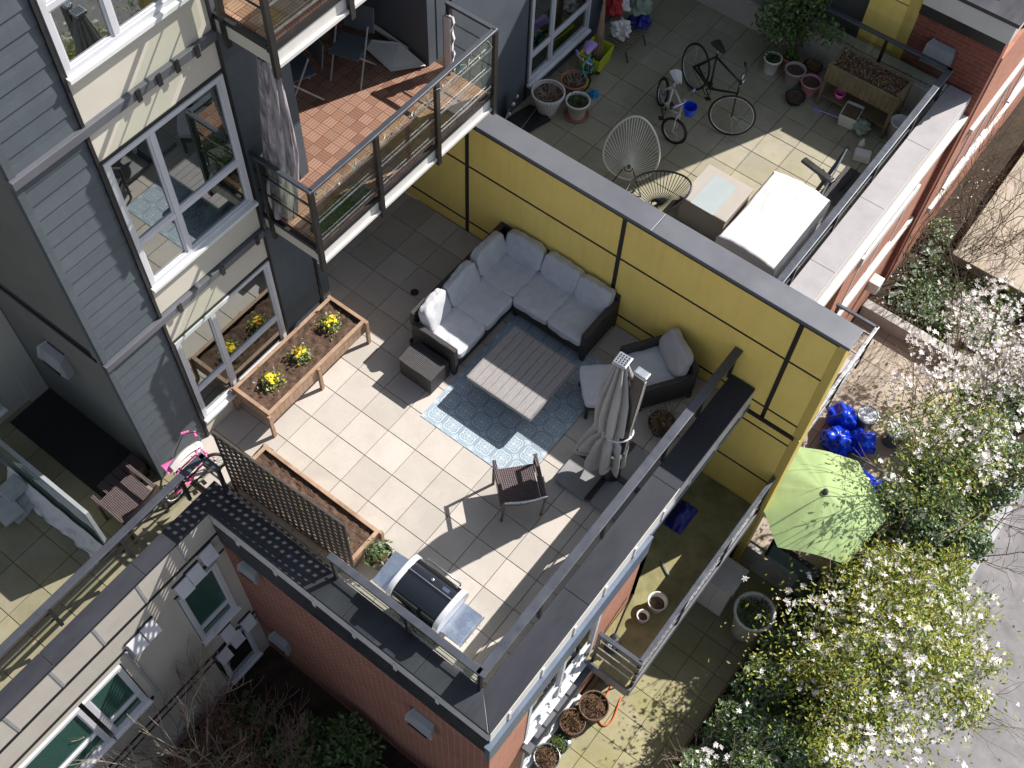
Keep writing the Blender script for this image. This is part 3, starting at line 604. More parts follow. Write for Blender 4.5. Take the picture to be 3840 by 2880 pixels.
# wing under the stained terrace
WH=thing('rendered_wing','grey rendered wing under the stained terrace with green glazed windows and wall vents','building',(0,-4,-4.5))
hx=.14
h=MB()
h.box(-.1,hx,-6.5,-1.42,-.13,.40); h.box(-.1,hx,-6.5,-1.42,-.62,-.2)
h.box(-.1,hx,-1.62,-1.42,-4.6,-.62); h.box(-.1,hx,-3.25,-2.28,-4.6,-.62); h.box(-.1,hx,-2.28,-1.62,-.7,-.62); h.box(-.1,hx,-2.28,-1.62,-2.95,-2.3); h.box(-.1,hx,-2.28,-1.62,-4.6,-4.3)
h.box(-.1,hx,-6.5,-3.25,-.82,-.62); h.box(-.1,hx,-6.5,-3.25,-4.6,-2.3)
part('wall',h,'greige',WH)
h=MB(); h.box(hx-.04,hx+.002,-6.5,-1.42,-.2,-.13); h.box(hx,hx+.012,-6.5,-3.1,-.68,-.63); h.box(hx,hx+.014,-6.5,-1.42,-2.99,-2.94); h.box(hx,hx+.014,-2.3,-1.6,-2.42,-2.34); h.box(hx,hx+.014,-5.0,-3.2,-2.42,-2.34);h.box(hx,hx+.012,-2.0,-1.6,-.62,-.58);h.box(hx,hx+.012,-2.3,-1.44,-.66,-.62)
h.box(hx,hx+.01,-6.5,-1.42,-3.2,-3.16); part('dark_reveal',h,'black_trim',WH)
for y in (-1.95,-2.6,-3.26,-3.88,-4.52,-5.16): h=MB(); h.box(hx,hx+.008,y,y+.035,-.13,.40); part('panel_joint',h,'lamp',WH)
window(WH,hx,-2.27,-1.62,-2.3,-.71,[],[-1.95],fw=.06,glass='glass_green'); window(WH,hx,-3.86,-3.27,-2.3,-.84,[],[-1.9],fw=.06,glass='glass_green'); window(WH,hx,-5.3,-3.92,-2.3,-.84,[],[-1.8],fw=.06,glass='glass_green')
window(WH,hx,-2.2,-1.62,-4.3,-2.95-.08,[],[],fw=.05,glass='glass')
for (y,z) in ((-2.14,-.48),(-1.93,-.44),(-1.68,-.3),(-2.97,-.66),(-2.75,-.64),(-1.93,-2.66),(-2.13,-3.15),(-1.86,-3.05),(-1.6,-2.95)):
    h=MB(); q=.1; h.add([(hx,y-q,z-q*1.3),(hx,y+q,z-q*1.3),(hx,y+q,z+q*1.2),(hx,y-q,z+q*1.2),(hx+.13,y-q,z-q*1.1),(hx+.13,y+q,z-q*1.1),(hx+.03,y+q,z+q*1.2),(hx+.03,y-q,z+q*1.2)],[(0,1,5,4),(3,2,6,7),(0,4,7,3),(1,5,6,2),(4,5,6,7),(0,1,2,3)])
    v_=part('wall_vent',h,'frame',WH,bevel=.006); h=MB(); h.box(hx,hx+.02,y-q-.02,y+q+.02,z+q*1.2,z+q*1.2+.035); part('vent_flange',h,'black_trim',v_)
h=MB(); h.tube([(hx+.03,-3.12,-.65),(hx+.03,-3.12,-2.3)],.018,8); part('downpipe',h,'lamp',WH)
# ---------------------------------------------------------------- yellow wall
YW=thing('yellow_privacy_wall','mustard yellow panelled privacy wall with black battens and grey coping, behind the sofa','wall',(4,4.27,0))
def ybox(par,x0,x1,z0,z1,y0=4.125,th=.02): c=MB(); c.box(x0,x1,y0,y0+th,z0,z1); part('panel',c,'yellow',par)
y_=MB(); y_.box(-.9,5.12,4.143,4.40,-4.6,2.19); part('core',y_,'black_trim',YW)
xs=[-2.35,-.33,2.14,4.63,5.12]; zs=[2.19,1.385,.235,-.02,-.28,-1.41,-2.55,-3.6]
for i in range(4):
    for j in range(7):
        a,b=xs[i],xs[i+1]; z1,z0=zs[j],zs[j+1]
        if (i<3) and j>=3: 
            if i<2: continue
        bw=.022 if i<3 else .0
        x0=a+(.03 if 0<i else 0); x1=b-(.03 if i<3 else 0)
        if j>=3 and i==2: x1=4.66
        if j>=3 and i==3: x0=4.66
        if j>=4 and i==3: pass
        ybox(YW,x0,x1,z0+.016,z1-.016)
for z in zs[1:]: y_=MB(); y_.box(-2.3 if z>0 else 4.03 if z>-.3 else 3.0,5.10,4.119,4.127,z-.014,z+.014); part('reveal',y_,'black_trim',YW)
for x in (-.33,2.14,4.63): y_=MB(); y_.box(x-.03,x+.03,4.117,4.127,0 if x<4 else .235,2.19); part('batten',y_,'black_trim',YW)
y_=MB(); y_.box(4.03,5.13,4.11,4.118,-.09,-.02); y_.box(-2.3,5.12,4.112,4.13,2.15,2.19); part('flashing_bar',y_,'black_trim',YW)
y_=MB(); y_.box(5.10,5.21,4.115,4.42,.0,2.19); y_.box(5.10,5.21,4.12,4.42,-4.5,-.03); part('end_post',y_,'yellow_edge',YW,bevel=.006)
for k,(a,b) in enumerate(((-.9,2.52),(2.52,5.24))):
    y_=MB(); y_.box(a+.002,b-.002,4.10,4.44,2.19,2.245); part('coping',y_,'cap',YW,bevel=.006)
# ---------------------------------------------------------------- balconies
def balcony(label,z,ztop,y0,y1,xo=0):
    B=thing('balcony',label,'balcony',(-.4,y0,z-.28))
    s_=MB(); s_.box(-2.35,xo-.04,y0+.04,y1-.04,z-.27,z-.03); part('slab',s_,'siding_dark',B)
    k=MB(); k.box(-2.3,xo-.03,y0+.05,y1-.05,z-.03,z); part('decking',k,'decking',B)
    k=MB(); k.box(xo-.04,xo-.005,y0,y1,z-.25,z-.1); k.box(xo-.05,xo+.03,y0-.01,y1,z-.29,z-.25); part('fascia',k,'fascia',B)
    k=MB(); k.box(-.84,xo-.04,y0,y0+.035,z-.25,z-.08); part('side_fascia',k,'cream',B)
    k=MB(); k.box(xo-.05,xo+.01,y0-.01,y1,z-.1,z-.035); k.box(-.84,xo-.05,y0-.01,y0+.04,z-.08,z-.02); part('drip_edge',k,'black_trim',B)
    xr=xo+.02
    rail_run(B,[(xr,y0+.0),(xr,y1)],ztop,z,[],[z+.12,z+.42,z+.72],(z+.1,ztop-.1),rw_=.07)
    rail_run(B,[(-.82,y0),(xr+.03,y0)],ztop,z,[],[z+.4,z+.72],(z+.1,ztop-.1),rw_=.06,bm='black_trim')
    rail_run(B,[(-.7,y1),(xr+.03,y1)],ztop,z,[],[z+.4,z+.72],None,rw_=.06,bm='black_trim')
    for (x,y) in ((xr+.01,y0+.0),(xr+.01,y0+1.02),(xr+.01,y0+2.05),(xr+.01,y1),(-.72,y0),(-.66,y1)):
        k=MB(); k.box(x-.025,x+.025,y-.03,y+.03,z-.36,ztop-.03); part('post',k,'post',B)
    return B
B1=balcony('lower balcony with red wooden deck squares and grey railing over the shaded terrace corner',2.89,3.88,1.08,4.2)
B2=balcony('upper balcony at the top edge of the picture, above the one with the curtain',5.77,6.76,1.05,4.2,-.12)
k=MB()
for i in range(14): k.box(-.8+i*.0,-.795,1.1,1.11,0,0) if 0 else None
# floor tiles seen on patio side of neighbour etc. ------------------------------------------------
# upper terrace podium beyond the yellow wall
NP=thing('brick_wing','brick wing beyond the yellow wall, with pale coping, carrying the terrace of bicycles','building',(2,7,-4))
n_=MB(); n_.box(4.09,4.385,4.45,9.95,.65,1.14); n_.box(-.85,4.3,9.6,9.88,.65,1.14); part('parapet',n_,'greige',NP)
coping(NP,4.05,4.41,4.45,9.9,1.2,'cap_pale',4,'y'); coping(NP,-.8,4.04,9.56,9.88,1.2,'concrete',4,'x')
n_=MB(); n_.box(4.385,4.415,4.45,9.93,.8,1.135); part('fascia',n_,'fascia',NP)
n_=MB(); n_.box(4.39,4.50,4.45,9.93,.68,.8); part('flashing',n_,'fascia',NP)
n_=MB(); n_.box(4.1,4.42,6.7,9.93,-4,.68); n_.box(4.1,4.42,4.45,5.0,-4,.68); n_.box(4.1,4.42,5,6.7,.3,.68); part('street_wall',n_,'brick_x',NP)
n_=MB(); n_.box(4.42,4.47,5.05,9.9,-1.62,-1.5); n_.box(4.4,4.46,7.2,9.0,-.1,.1); part('pale_band',n_,'fascia',NP)
window(NP,4.40,7.3,8.9,-1.2,.3,[8.1],[])
n_=MB(); n_.box(-.9,4.2,4.2,9.9,.2,.62); n_.box(3.0,3.2,4.4,9.9,-4.0,.3); part('floor_slab',n_,'concrete',NP)
# second floor neighbour balcony (street side)
n_=MB(); n_.box(3.2,5.1,4.9,6.75,-1.75,-1.5); part('slab',n_,'concrete',NP)
LR=thing('balcony_railing','long steel railing of the narrow street balcony just past the end of the yellow wall','railing',(5.1,5.8,-1.5))
rail_run(LR,[(5.12,4.5),(5.12,6.72)],-.42,-1.5,[(5.12,y) for y in (4.9,5.8,6.68)],[-1.2,-.9,-.66],(-1.4,-.5),rw_=.055,rm='chrome')
rail_run(LR,[(4.46,6.7),(5.14,6.7)],-.42,-1.5,[(4.5,6.7)],[-1.2,-.9,-.66],None,rw_=.055)
# street balcony below sunny terrace
SB=thing('balcony','mossy street side balcony one storey below the sunny terrace, with steel railing','balcony',(4.6,2.5,-2.4))
s_=MB(); s_.box(3.0,5.13,1.92,4.11,-2.4,-2.2); s_.box(4.43,5.13,.74,1.92,-2.4,-2.2); part('slab',s_,'moss_slab',SB)
s_=MB(); s_.box(5.13,5.16,.72,4.11,-2.42,-2.16); s_.box(4.43,5.13,.70,.73,-2.42,-2.16); part('edge_trim',s_,'cap',SB)
rail_run(SB,[(5.13,.77),(5.13,4.09)],-1.1,-2.2,[(5.13,y) for y in (.8,1.9,3.0,4.05)],[-1.35,-1.62,-1.9],(-2.1,-1.2),rw_=.065)
rail_run(SB,[(4.5,.77),(5.16,.77)],-1.1,-2.2,[(4.52,.77)],[-1.35,-1.62,-1.9],None,rw_=.065)
# far wing
FW=thing('brick_wing','deep red brick end wing at the top right corner of the picture','building',(4,10.5,-4))
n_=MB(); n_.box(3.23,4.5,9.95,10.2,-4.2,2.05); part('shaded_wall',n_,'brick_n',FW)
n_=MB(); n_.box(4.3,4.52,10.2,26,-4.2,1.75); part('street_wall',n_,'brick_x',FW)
n_=MB(); n_.box(3.23,4.50,9.9,9.95,2.05,2.22); part('dark_band',n_,'black_trim',FW)
n_=MB(); n_.box(3.23,4.53,9.9,26,2.22,2.54); part('fascia',n_,'fascia',FW)
n_=MB(); n_.box(3.23,4.56,9.86,26,2.54,2.6); part('coping',n_,'cap_dark',FW)
for z in (-2.0,-.1): n_=MB(); n_.box(4.52,4.58,10.6,26,z,z+.12); part('pale_band',n_,'fascia',FW)
for k in range(5): window(FW,4.51,10.9+k*2.6,12.6+k*2.6,-1.6,-.3,[11.75+k*2.6],[])
vent_hood(FW,(3.74,9.95,1.55),'-y',1.25)
EW=thing('yellow_end_wall','tall yellow panelled wall at the top right between the dark recess and the red brick','wall',(2.8,10.1,0))
n_=MB(); n_.box(-.9,2.5,10.3,10.5,-.5,7.0); n_.box(2.5,3.23,9.96,10.5,-.5,7.0); part('core',n_,'side_wall',EW)
for (a,b) in ((-.5,1.2),(1.2,2.05),(2.05,3.4),(3.4,5.2),(5.2,7)): ybox(EW,2.5,3.06,a+.012,b-.012,9.94)
n_=MB(); n_.box(3.06,3.23,9.93,10.5,-.5,7.0); part('end_post',n_,'yellow_edge',EW)
n_=MB(); n_.box(3.8,4.5,11,26,-4.2,3.5); n_.box(-.9,3.8,11,26,-4.2,2.4); part('rear_block',n_,'cap_dark',FW)
# low concrete wall of ground patio, glass screen
gw=MB()
for k in range(3): gw.box(4.45+k*.93,4.45+(k+1)*.93-.006,9.36,9.55,-4.2,-3.45)
solo('garden_wall','low grey concrete garden wall running out from the far brick front into the magnolias','wall',gw,'concrete',(5.8,9.45,-4.2),bevel=.01)
gs=thing('glass_screen','low dark glazed screen wall beside the lime green umbrella','screen',(5.95,4.38,-4.45))
g=MB(); g.box(5.55,6.35,4.36,4.40,-4.42,-3.32); part('glass_panel',g,'fglass',gs)
g=MB(); g.box(5.5,5.55,4.34,4.42,-4.45,-3.28);g.box(6.35,6.4,4.34,4.42,-4.45,-3.28);g.box(5.55,6.35,4.345,4.415,-3.32,-3.28);g.box(5.55,6.35,4.35,4.41,-3.9,-3.86); part('frame',g,'black_trim',gs)
g=MB(); g.box(5.22,6.12,4.3,4.4,-4.6,-3.78); solo('retaining_wall','low retaining wall under the glazed screen, at the step between the two ground patios','wall',g,'concrete',(5.7,4.35,-4.6))
# ================================================================ SUNNY TERRACE FURNITURE
def tr(x,y,z,rz=0,rx=0,ry=0): return Matrix.Translation((x,y,z))@Matrix.Rotation(rz,4,'Z')@Matrix.Rotation(ry,4,'Y')@Matrix.Rotation(rx,4,'X')
# sectional sofa
S=thing('sectional_sofa','L-shaped charcoal wicker corner sofa with pale grey cushions against the yellow wall','sofa',(.9,3.6,0))
k=MB(); k.box(.30,1.07,2.15,4.13,.12,.30); k.box(1.07,2.28,3.34,4.13,.12,.30); part('seat_base',k,'wicker',S,bevel=.01)
k=MB(); k.box(.27,.35,2.46,4.17,.10,.68); part('backrest',k,'wicker',S,bevel=.012)
k=MB(); k.box(.27,.35,2.16,2.455,.42,.70); part('backrest',k,'wicker',S,bevel=.012)
k=MB(); k.box(.35,2.28,4.09,4.165,.10,.68); part('backrest',k,'wicker',S,bevel=.012)
k=MB(); k.box(.36,1.08,2.09,2.165,.08,.58); part('armrest',k,'wicker',S,bevel=.012)
k=MB(); k.box(2.205,2.29,3.33,4.08,.08,.60); part('armrest',k,'wicker',S,bevel=.012)
for (x,y) in ((.32,2.13),(1.04,2.13),(2.25,3.37),(2.25,4.1),(.32,4.12),(1.1,3.4)):
    k=MB(); k.box(x-.03,x+.03,y-.03,y+.03,0,.12); part('leg',k,'black_pl',S)
for i,(x0,x1,y0,y1) in enumerate(((.47,1.10,2.17,2.74),(.47,1.10,2.74,3.33),(.47,1.08,3.33,3.95),(1.08,1.66,3.31,3.95),(1.66,2.21,3.31,3.95))):
    k=MB(); k.cushion(x1-x0+.012,y1-y0+.012,.155,tr((x0+x1)/2,(y0+y1)/2,.375),e=11,n=22,wr=.011,sd=i*3); part('seat_cushion',k,'cushion',S,smooth=True)
for i,(x,y,rz,w_,tl) in enumerate(((.47,2.44,0.12,.50,-.30),(.47,2.99,.02,.60,-.28),(.45,3.62,0,.60,-.26),(.80,3.98,PI/2*-1,.62,-.28),(1.42,3.98,-PI/2,.60,-.28),(1.96,3.97,-PI/2,.54,-.30))):
    k=MB(); k.cushion(.17,w_,.43,tr(x,y,.60,rz,0,tl),e=6.5,n=22,wr=.014,sd=i*5+2); part('back_cushion',k,'cushion',S,smooth=True)
# cube side table
T_=thing('side_table','small charcoal wicker cube side table beside the arm of the corner sofa','table',(.75,1.84,0))
k=MB(); k.box(.49,1.02,1.67,2.05,.02,.36); part('body',k,'wicker',T_,bevel=.008)
k=MB(); k.box(.475,1.035,1.655,1.955,.36,.385); part('tabletop',k,'wicker',T_,bevel=.006)
# coffee table
T_=thing('coffee_table','large low coffee table of grey slats, half in shade on the patterned rug','table',(1.85,2.5,0))
for i in range(9):
    k=MB(); a=1.375+i*.1115; k.box(a,a+.107,2.0,2.99,.40,.425); part('slat',k,'table',T_,bevel=.003)
k=MB(); k.box(1.362,1.372,1.99,3.0,.36,.428);k.box(2.382,2.392,1.99,3.0,.36,.428);k.box(1.372,2.382,1.985,1.997,.36,.428);k.box(1.372,2.382,2.993,3.003,.36,.428); part('apron',k,'table',T_)
for (x,y) in ((1.62,2.22),(2.15,2.22),(1.62,2.78),(2.15,2.78)): k=MB(); k.box(x-.035,x+.035,y-.035,y+.035,.006,.40); part('leg',k,'table',T_)
# rug
k=MB(); k.grid(30,40,lambda a,b:(1.11+1.62*a,1.34+2.16*b,.007+.003*mnoise.noise(Vector((a*6,b*8,1)))));
k.box(1.11,2.73,1.34,3.5,.001,.005)
RG=solo('outdoor_rug','blue and white patterned outdoor rug under the slatted coffee table','rug',k,[M['rug']],(1.92,2.42,0))
# armchair & ottoman
A=thing('lounge_chair','deep wicker armchair with pale cushions turned towards the coffee table','armchair',(3.22,3.66,0),math.atan2(-.43,.64))
L=dict(local=True)
k=MB(); k.box(-.33,.33,-.36,.36,.12,.30); part('seat_base',k,'wicker',A,bevel=.01,**L)
k=MB(); k.box(-.34,.34,.33,.40,.12,.70); part('backrest',k,'wicker',A,bevel=.012,**L)
for s_ in (-1,1): k=MB(); k.box(s_*.335-.035,s_*.335+.035,-.40,.35,.10,.56); part('armrest',k,'wicker',A,bevel=.012,**L)
for (x,y) in ((-.33,-.36),(.33,-.36),(-.33,.36),(.33,.36)): k=MB(); k.box(x-.025,x+.025,y-.025,y+.025,0,.12); part('leg',k,'black_pl',A,**L)
k=MB(); k.cushion(.60,.66,.14,tr(0,-.07,.37),e=8,n=14,wr=.014,sd=1); part('seat_cushion',k,'cushion',A,smooth=True,**L)
k=MB(); k.cushion(.60,.17,.46,tr(0,.22,.64,0,-.30),e=5,n=14,wr=.02,sd=4); part('back_cushion',k,'cushion2',A,smooth=True,**L)
O=thing('ottoman','square wicker footstool with a pale grey cushion in front of the deep armchair','footstool',(2.80,2.99,0),math.atan2(-.43,.64)-.22)
k=MB(); k.box(-.28,.28,-.25,.25,.22,.32); part('base',k,'wicker',O,bevel=.008,**L)
for (x,y) in ((-.25,-.22),(.25,-.22),(-.25,.22),(.25,.22)): k=MB(); k.box(x-.022,x+.022,y-.022,y+.022,.0,.22); part('leg',k,'black_pl',O,**L)
k=MB(); k.cushion(.60,.54,.12,tr(0,0,.375),e=9,n=14,wr=.012,sd=8); part('cushion',k,'cushion',O,smooth=True,**L)
# dining chair
ch=thing('patio_chair','single brown woven patio chair with open arms on the sunlit pavers facing the rug','chair',(2.82,1.17,0),math.atan2(-.66,-.75)-PI/2+PI)
# local: +Y is forward, X right
fx=Vector((-.40,.355,0)).normalized(); ang=math.atan2(fx.y,fx.x)-PI/2; ch.rotation_euler=(0,0,ang); WM[ch.name]=Matrix.Translation((2.82,1.17,0))@Matrix.Rotation(ang,4,'Z')
w2=.255
k=MB(); k.grid(12,12,lambda a,b:((a-.5)*.46,-.22+b*.47,.42-.012*math.sin(PI*a))); k.grid(12,12,lambda a,b:((a-.5)*.46,-.22+b*.47,.40)); part('seat',k,'wicker_brown',ch,**L)
k=MB(); k.grid(12,10,lambda a,b:((a-.5)*.48,-.24-.16*b-.03*math.sin(PI*a),.44+.40*b)); k.grid(12,10,lambda a,b:((a-.5)*.48,-.262-.16*b-.03*math.sin(PI*a),.44+.40*b)); part('backrest',k,'wicker_brown',ch,**L)
k=MB(); k.tube([((a-.5)*.52,-.415-.03*math.sin(PI*a),.85-.0*math.sin(PI*a)) for a in [i/10 for i in range(11)]],.014,8); part('top_rail',k,'silver',ch,smooth=True,**L)
for s_ in (-1,1):
    k=MB(); k.bar((s_*w2,.27,.63),(s_*w2,-.31,.63),.048,.022,(0,0,1)); part('armrest',k,'wicker_brown',ch,bevel=.006,**L)
    k=MB(); k.bar((s_*w2,.26,0),(s_*w2,.25,.62),.03,.03,(0,1,0)); part('leg',k,'wicker_brown',ch,**L)
    k=MB(); k.bar((s_*.25,-.26,0),(s_*.25,-.41,.85),.026,.026,(0,1,0)); part('leg',k,'wicker_brown',ch,**L)
    k=MB(); k.bar((s_*w2,-.24,.40),(s_*w2,.26,.40),.022,.022); part('side_rail',k,'wicker_brown',ch,**L)
# cantilever umbrella
U=thing('cantilever_umbrella','furled taupe cantilever umbrella tied to its dark mast, standing on square base tiles','umbrella',(3.56,2.15,0))
for i,(x,y) in enumerate(((3.27,1.90),(3.80,1.92),(3.27,2.43),(3.79,2.44))):
    k=MB(); k.prism([(x+.25*math.copysign(abs(math.cos(t))**.25,math.cos(t)),y+.25*math.copysign(abs(math.sin(t))**.25,math.sin(t))) for t in [2*PI*q/40 for q in range(40)]],.006,.075); part('base_tile',k,'base_slab' if i<2 else 'base_slab',U,bevel=.008)
k=MB(); k.bar((3.05,2.16,.085),(4.0,2.17,.085),.07,.03); k.bar((3.53,1.66,.087),(3.54,2.7,.087),.07,.03); part('base_cross',k,'black_pl',U)
k=MB(); k.lathe((3.56,2.15,.1),[(.12,0),(.12,.05),(.07,.09),(.06,.35),(.0,.36)],20); part('hub',k,'black_pl',U,smooth=True)
k=MB(); k.bar((3.60,2.14,.12),(3.67,2.1,2.64),.15,.09,(0,1,0)); part('mast',k,'umb_pole',U,bevel=.012)
k=MB(); k.bar((3.67,2.1,2.64),(3.672,2.1,2.70),.17,.11,(0,1,0)); part('mast_cap',k,'silver',U,bevel=.015)
k=MB(); k.bar((3.70,2.09,.9),(3.75,2.07,2.62),.014,.03,(0,1,0)); part('mast_edge_strip',k,'silver',U)
k=MB(); k.tube([(3.63,2.08,.75),(3.63,2.0,.78),(3.6,1.96,.9)],.018,8); k.blob((3.64,2.06,.78),(.06,.06,.09),8,.05); part('crank',k,'silver',U,smooth=True)
def canopy(a,b):
    t=2*PI*a; z=2.66-2.2*b+ (.10*math.sin(5*t) if b>.95 else 0)
    r=.055+.10*min(1,b*3.5)+.035*math.sin(PI*b)+.10*max(0,b-.62)
    fold=abs(math.sin(t*5+1.2*math.sin(2.5*b)+.6*math.sin(3*t)))
    r*= .50+.70*fold**.8
    if .60<b<.70: r*=.72
    r+=.018*mnoise.noise(Vector((math.cos(t)*2,math.sin(t)*2,b*6)))
    ex=max(0,b-.68)*.75*max(0,math.cos(t-3.6))**2
    x=3.42+.075*b+r*math.cos(t)*1.0-ex; y=2.1+r*math.sin(t)*1.0-ex*.2
    return (x,y,z)
k=MB(); k.grid(120,44,canopy); part('canopy',k,'umb_cloth',U,smooth=True)
k=MB(); k.box(-.085,.085,-.085,.085,0,.05,tr(3.42,2.1,2.66,.05)); part('finial_cap',k,'silver',U,bevel=.012)
g=MB()
for i in range(4):
    for j in range(4): g.box(-.06+i*.033,-.06+i*.033+.02,-.06+j*.033,-.06+j*.033+.02,.05,.053,tr(3.42,2.1,2.66,.05))
part('cap_grille',g,'black_pl',U)
k=MB(); k.tube([(3.53+.17*math.cos(t)+.03,2.1+.15*math.sin(t),1.26+.07*math.cos(t)) for t in [2*PI*q/28 for q in range(29)]],.012,6); part('strap',k,'white_cloth',U,smooth=True)
k=MB(); k.bar((3.43,2.1,2.6),(3.64,2.1,2.35),.03,.03); part('arm',k,'umb_pole',U)
# plants ----------------------------------------------------------
def pot(par_or,c,r0,r1,h,m,soil='soil',rim=.012,ribs=0,name='pot'):
    p=MB(); pr_=[(r0,0),(r1,h*.9),(r1+rim,h*.9),(r1+rim,h),(r1-.008,h),(r1-.014,h*.85),(r0*.8,.03)]
    p.lathe(c,pr_,36 if not ribs else 60,jit=.03 if ribs else 0)
    p.lathe(c,[(0,0.001),(r0,0.001)],36)
    o=part(name,p,m,par_or,smooth=not ribs)
    s_=MB(); N=10
    s_.grid(24,8,lambda a,b:(c[0]+(r1-.012)*b*math.cos(2*PI*a),c[1]+(r1-.012)*b*math.sin(2*PI*a),c[2]+h*.84+.012*mnoise.noise(Vector((a*9,b*6,c[0]*5)))))
    part('soil',s_,soil,par_or)
    return o
def marigold(c,rad,lab,col='marigold',n=9,seed=1,sc=1.0):
    R=random.Random(seed); P=thing('marigold_plant',lab,'plant',c,group=None)
    l=MB(); pts=[(c[0]+R.gauss(0,rad*.48),c[1]+R.gauss(0,rad*.48),c[2]+abs(R.gauss(.05,.035))*sc) for _ in range(420)]
    l.leaves(pts,.036*sc,R,.4,.5,(0,1,1,2)); part('foliage',l,['leaf','leaf_lime','leaf_grey'],P)
    st=MB()
    for _ in range(7): a=R.uniform(0,6.28); st.tube([c,(c[0]+.4*rad*math.cos(a),c[1]+.4*rad*math.sin(a),c[2]+.07*sc)],.003,4)
    part('stem',st,'leaf',P)
    for i in range(n):
        a=R.uniform(0,6.28); q=rad*.62*math.sqrt(R.random()); f_=MB(); r_=.021*R.uniform(.7,1.2)*sc
        f_.blob((c[0]+q*math.cos(a),c[1]+q*math.sin(a),c[2]+.10*sc+R.uniform(-.01,.02)),(r_,r_,r_*.7),6,.35,i+seed); part('flower',f_,col if (i%4 or col!='marigold') else 'marigold_o' if seed%2 else col,P)
    return P
def raised(label,x0,x1,y0,y1,z0,z1,legs,seed,slat='y',m='cedar',legbot=0):
    P=thing('raised_planter',label,'planter',((x0+x1)/2,(y0+y1)/2,0))
    k=MB(); t=.022; w_=.12
    sides=(('x',x0,x0+t,y0,y1),('x',x1-t,x1,y0,y1),('y',x0+t,x1-t,y0,y0+t),('y',x0+t,x1-t,y1-t,y1))
    for (ax,a,b,c_,d_) in sides:
        k=MB(); q=c_ if ax=='x' else a; e=d_ if ax=='x' else b; n=max(1,round((e-q)/.085)); st=(e-q)/n
        for i in range(n):
            if ax=='x': k.box(a,b,q+i*st+.002,q+(i+1)*st-.002,z0,z1-.02)
            else: k.box(q+i*st+.002,q+(i+1)*st-.002,c_,d_,z0,z1-.02)
        part('side_boards',k,m,P)
    k=MB(); r=.05
    k.box(x0-.01,x0+r-.01,y0-.01,y1+.01,z1-.02,z1);k.box(x1-r+.01,x1+.01,y0-.01,y1+.01,z1-.02,z1);k.box(x0+r-.01,x1-r+.01,y0-.01,y0+r-.01,z1-.02,z1-.001);k.box(x0+r-.01,x1-r+.01,y1-r+.01,y1+.01,z1-.02,z1-.001)
    part('rim',k,m,P,bevel=.003)
    for (x,y) in legs: k=MB(); k.box(x-.022,x+.022,y-.022,y+.022,legbot,z1-.02); part('leg',k,m,P)
    k=MB(); k.box(x0+t,x1-t,y0+t,y1-t,z0+.01,z0+.02); part('bottom',k,m,P)
    s_=MB(); s_.grid(70,70,lambda a,b:(x0+t+(x1-x0-2*t)*a,y0+t+(y1-y0-2*t)*b,z1-.055+.022*mnoise.noise(Vector((a*11*(x1-x0),b*11*(y1-y0),seed)))+.012*mnoise.noise(Vector((a*60*(x1-x0),b*60*(y1-y0),seed))))); part('soil',s_,'soil',P,smooth=True)
    return P
raised('long cedar planter on legs below the lower window, with three clumps of marigolds','x' and -.80,-.18,-.03,1.79,.27,.52,[(-.165,-.045),(-.165,.86),(-.165,1.785),(-.81,-.045),(-.81,1.785)],2)
marigold((-.485,.343,.45),.13,'bright yellow marigold clump in the long cedar planter, nearest the pink bicycle','marigold',16,2,1.3)
marigold((-.476,.871,.45),.12,'smaller marigold clump with orange blooms in the middle of the long cedar planter','marigold',7,5,1.3)
marigold((-.507,1.466,.45),.13,'yellow marigold clump in the long cedar planter, nearest the sofa','marigold',12,6,1.3)
raised('low cedar planter behind the lattice screen along the terrace edge','x' and -.02,1.85,-.86,-.31,.08,.30,[(-.03,-.3),(1.87,-.3),(1.87,-.86),(-.03,-.86)],5)
marigold((.35,-.62,.255),.07,'small yellow marigold in the low planter behind the lattice, end near the pink bicycle','marigold',5,8,.85)
marigold((.93,-.66,.255),.05,'tiny pale flowered seedling halfway along the low planter','marigold',2,9,.6)
marigold((1.63,-.68,.255),.05,'small yellow flowered seedling in the low planter, end by the barbecue','marigold',3,10,.7)
# lattice screen
LT=thing('lattice_screen','dark brown lattice privacy screen standing along the railing above the brick wall','screen',(.97,-.89,0))
a0,a1=Vector((.03,-.92,0)),Vector((1.92,-.86,0))
dd=(a1-a0); Lx=dd.length; dn=dd.normalized(); M4=Matrix(((dn.x,-dn.y,0,a0.x),(dn.y,dn.x,0,a0.y),(0,0,1,0),(0,0,0,1)))
k=MB(); z0,z1=.26,1.54; n=19
for i in range(n+1): x=Lx*i/n; k.box(x-.026,x+.026,-.008,0,z0,z1,M4)
part('vertical_slats',k,'lattice',LT)
k=MB(); n=13
for i in range(n+1): z=z0+(z1-z0)*i/n; k.box(0,Lx,.0,.008,z-.026,z+.026,M4)
part('horizontal_slats',k,'lattice',LT)
k=MB(); k.box(-.02,Lx+.02,-.014,.014,z1,z1+.03,M4); k.box(-.02,0,-.012,.012,0,z1,M4); k.box(Lx,Lx+.02,-.012,.012,0,z1,M4); part('frame',k,'lattice',LT)
k=MB(); k.tube([(.5,-1.0,.52),(.9,-.9,.8),(1.3,-1.0,.53)],.006,5); 
# potted plant by grill
P=thing('potted_plant','leafy green herb in a dark round pot between the low planter and the barbecue','plant',(2.02,-.52,0)); pot(P,(2.02,-.52,0),.11,.155,.22,'black_pl')
l=MB(); R=random.Random(4); l.leaves([(2.0+R.gauss(0,.06),-.52+R.gauss(0,.07),.24+abs(R.gauss(0,.06))) for _ in range(240)],.055,R,.3,.45,(0,0,1)); part('foliage',l,['leaf','leaf_grey'],P)
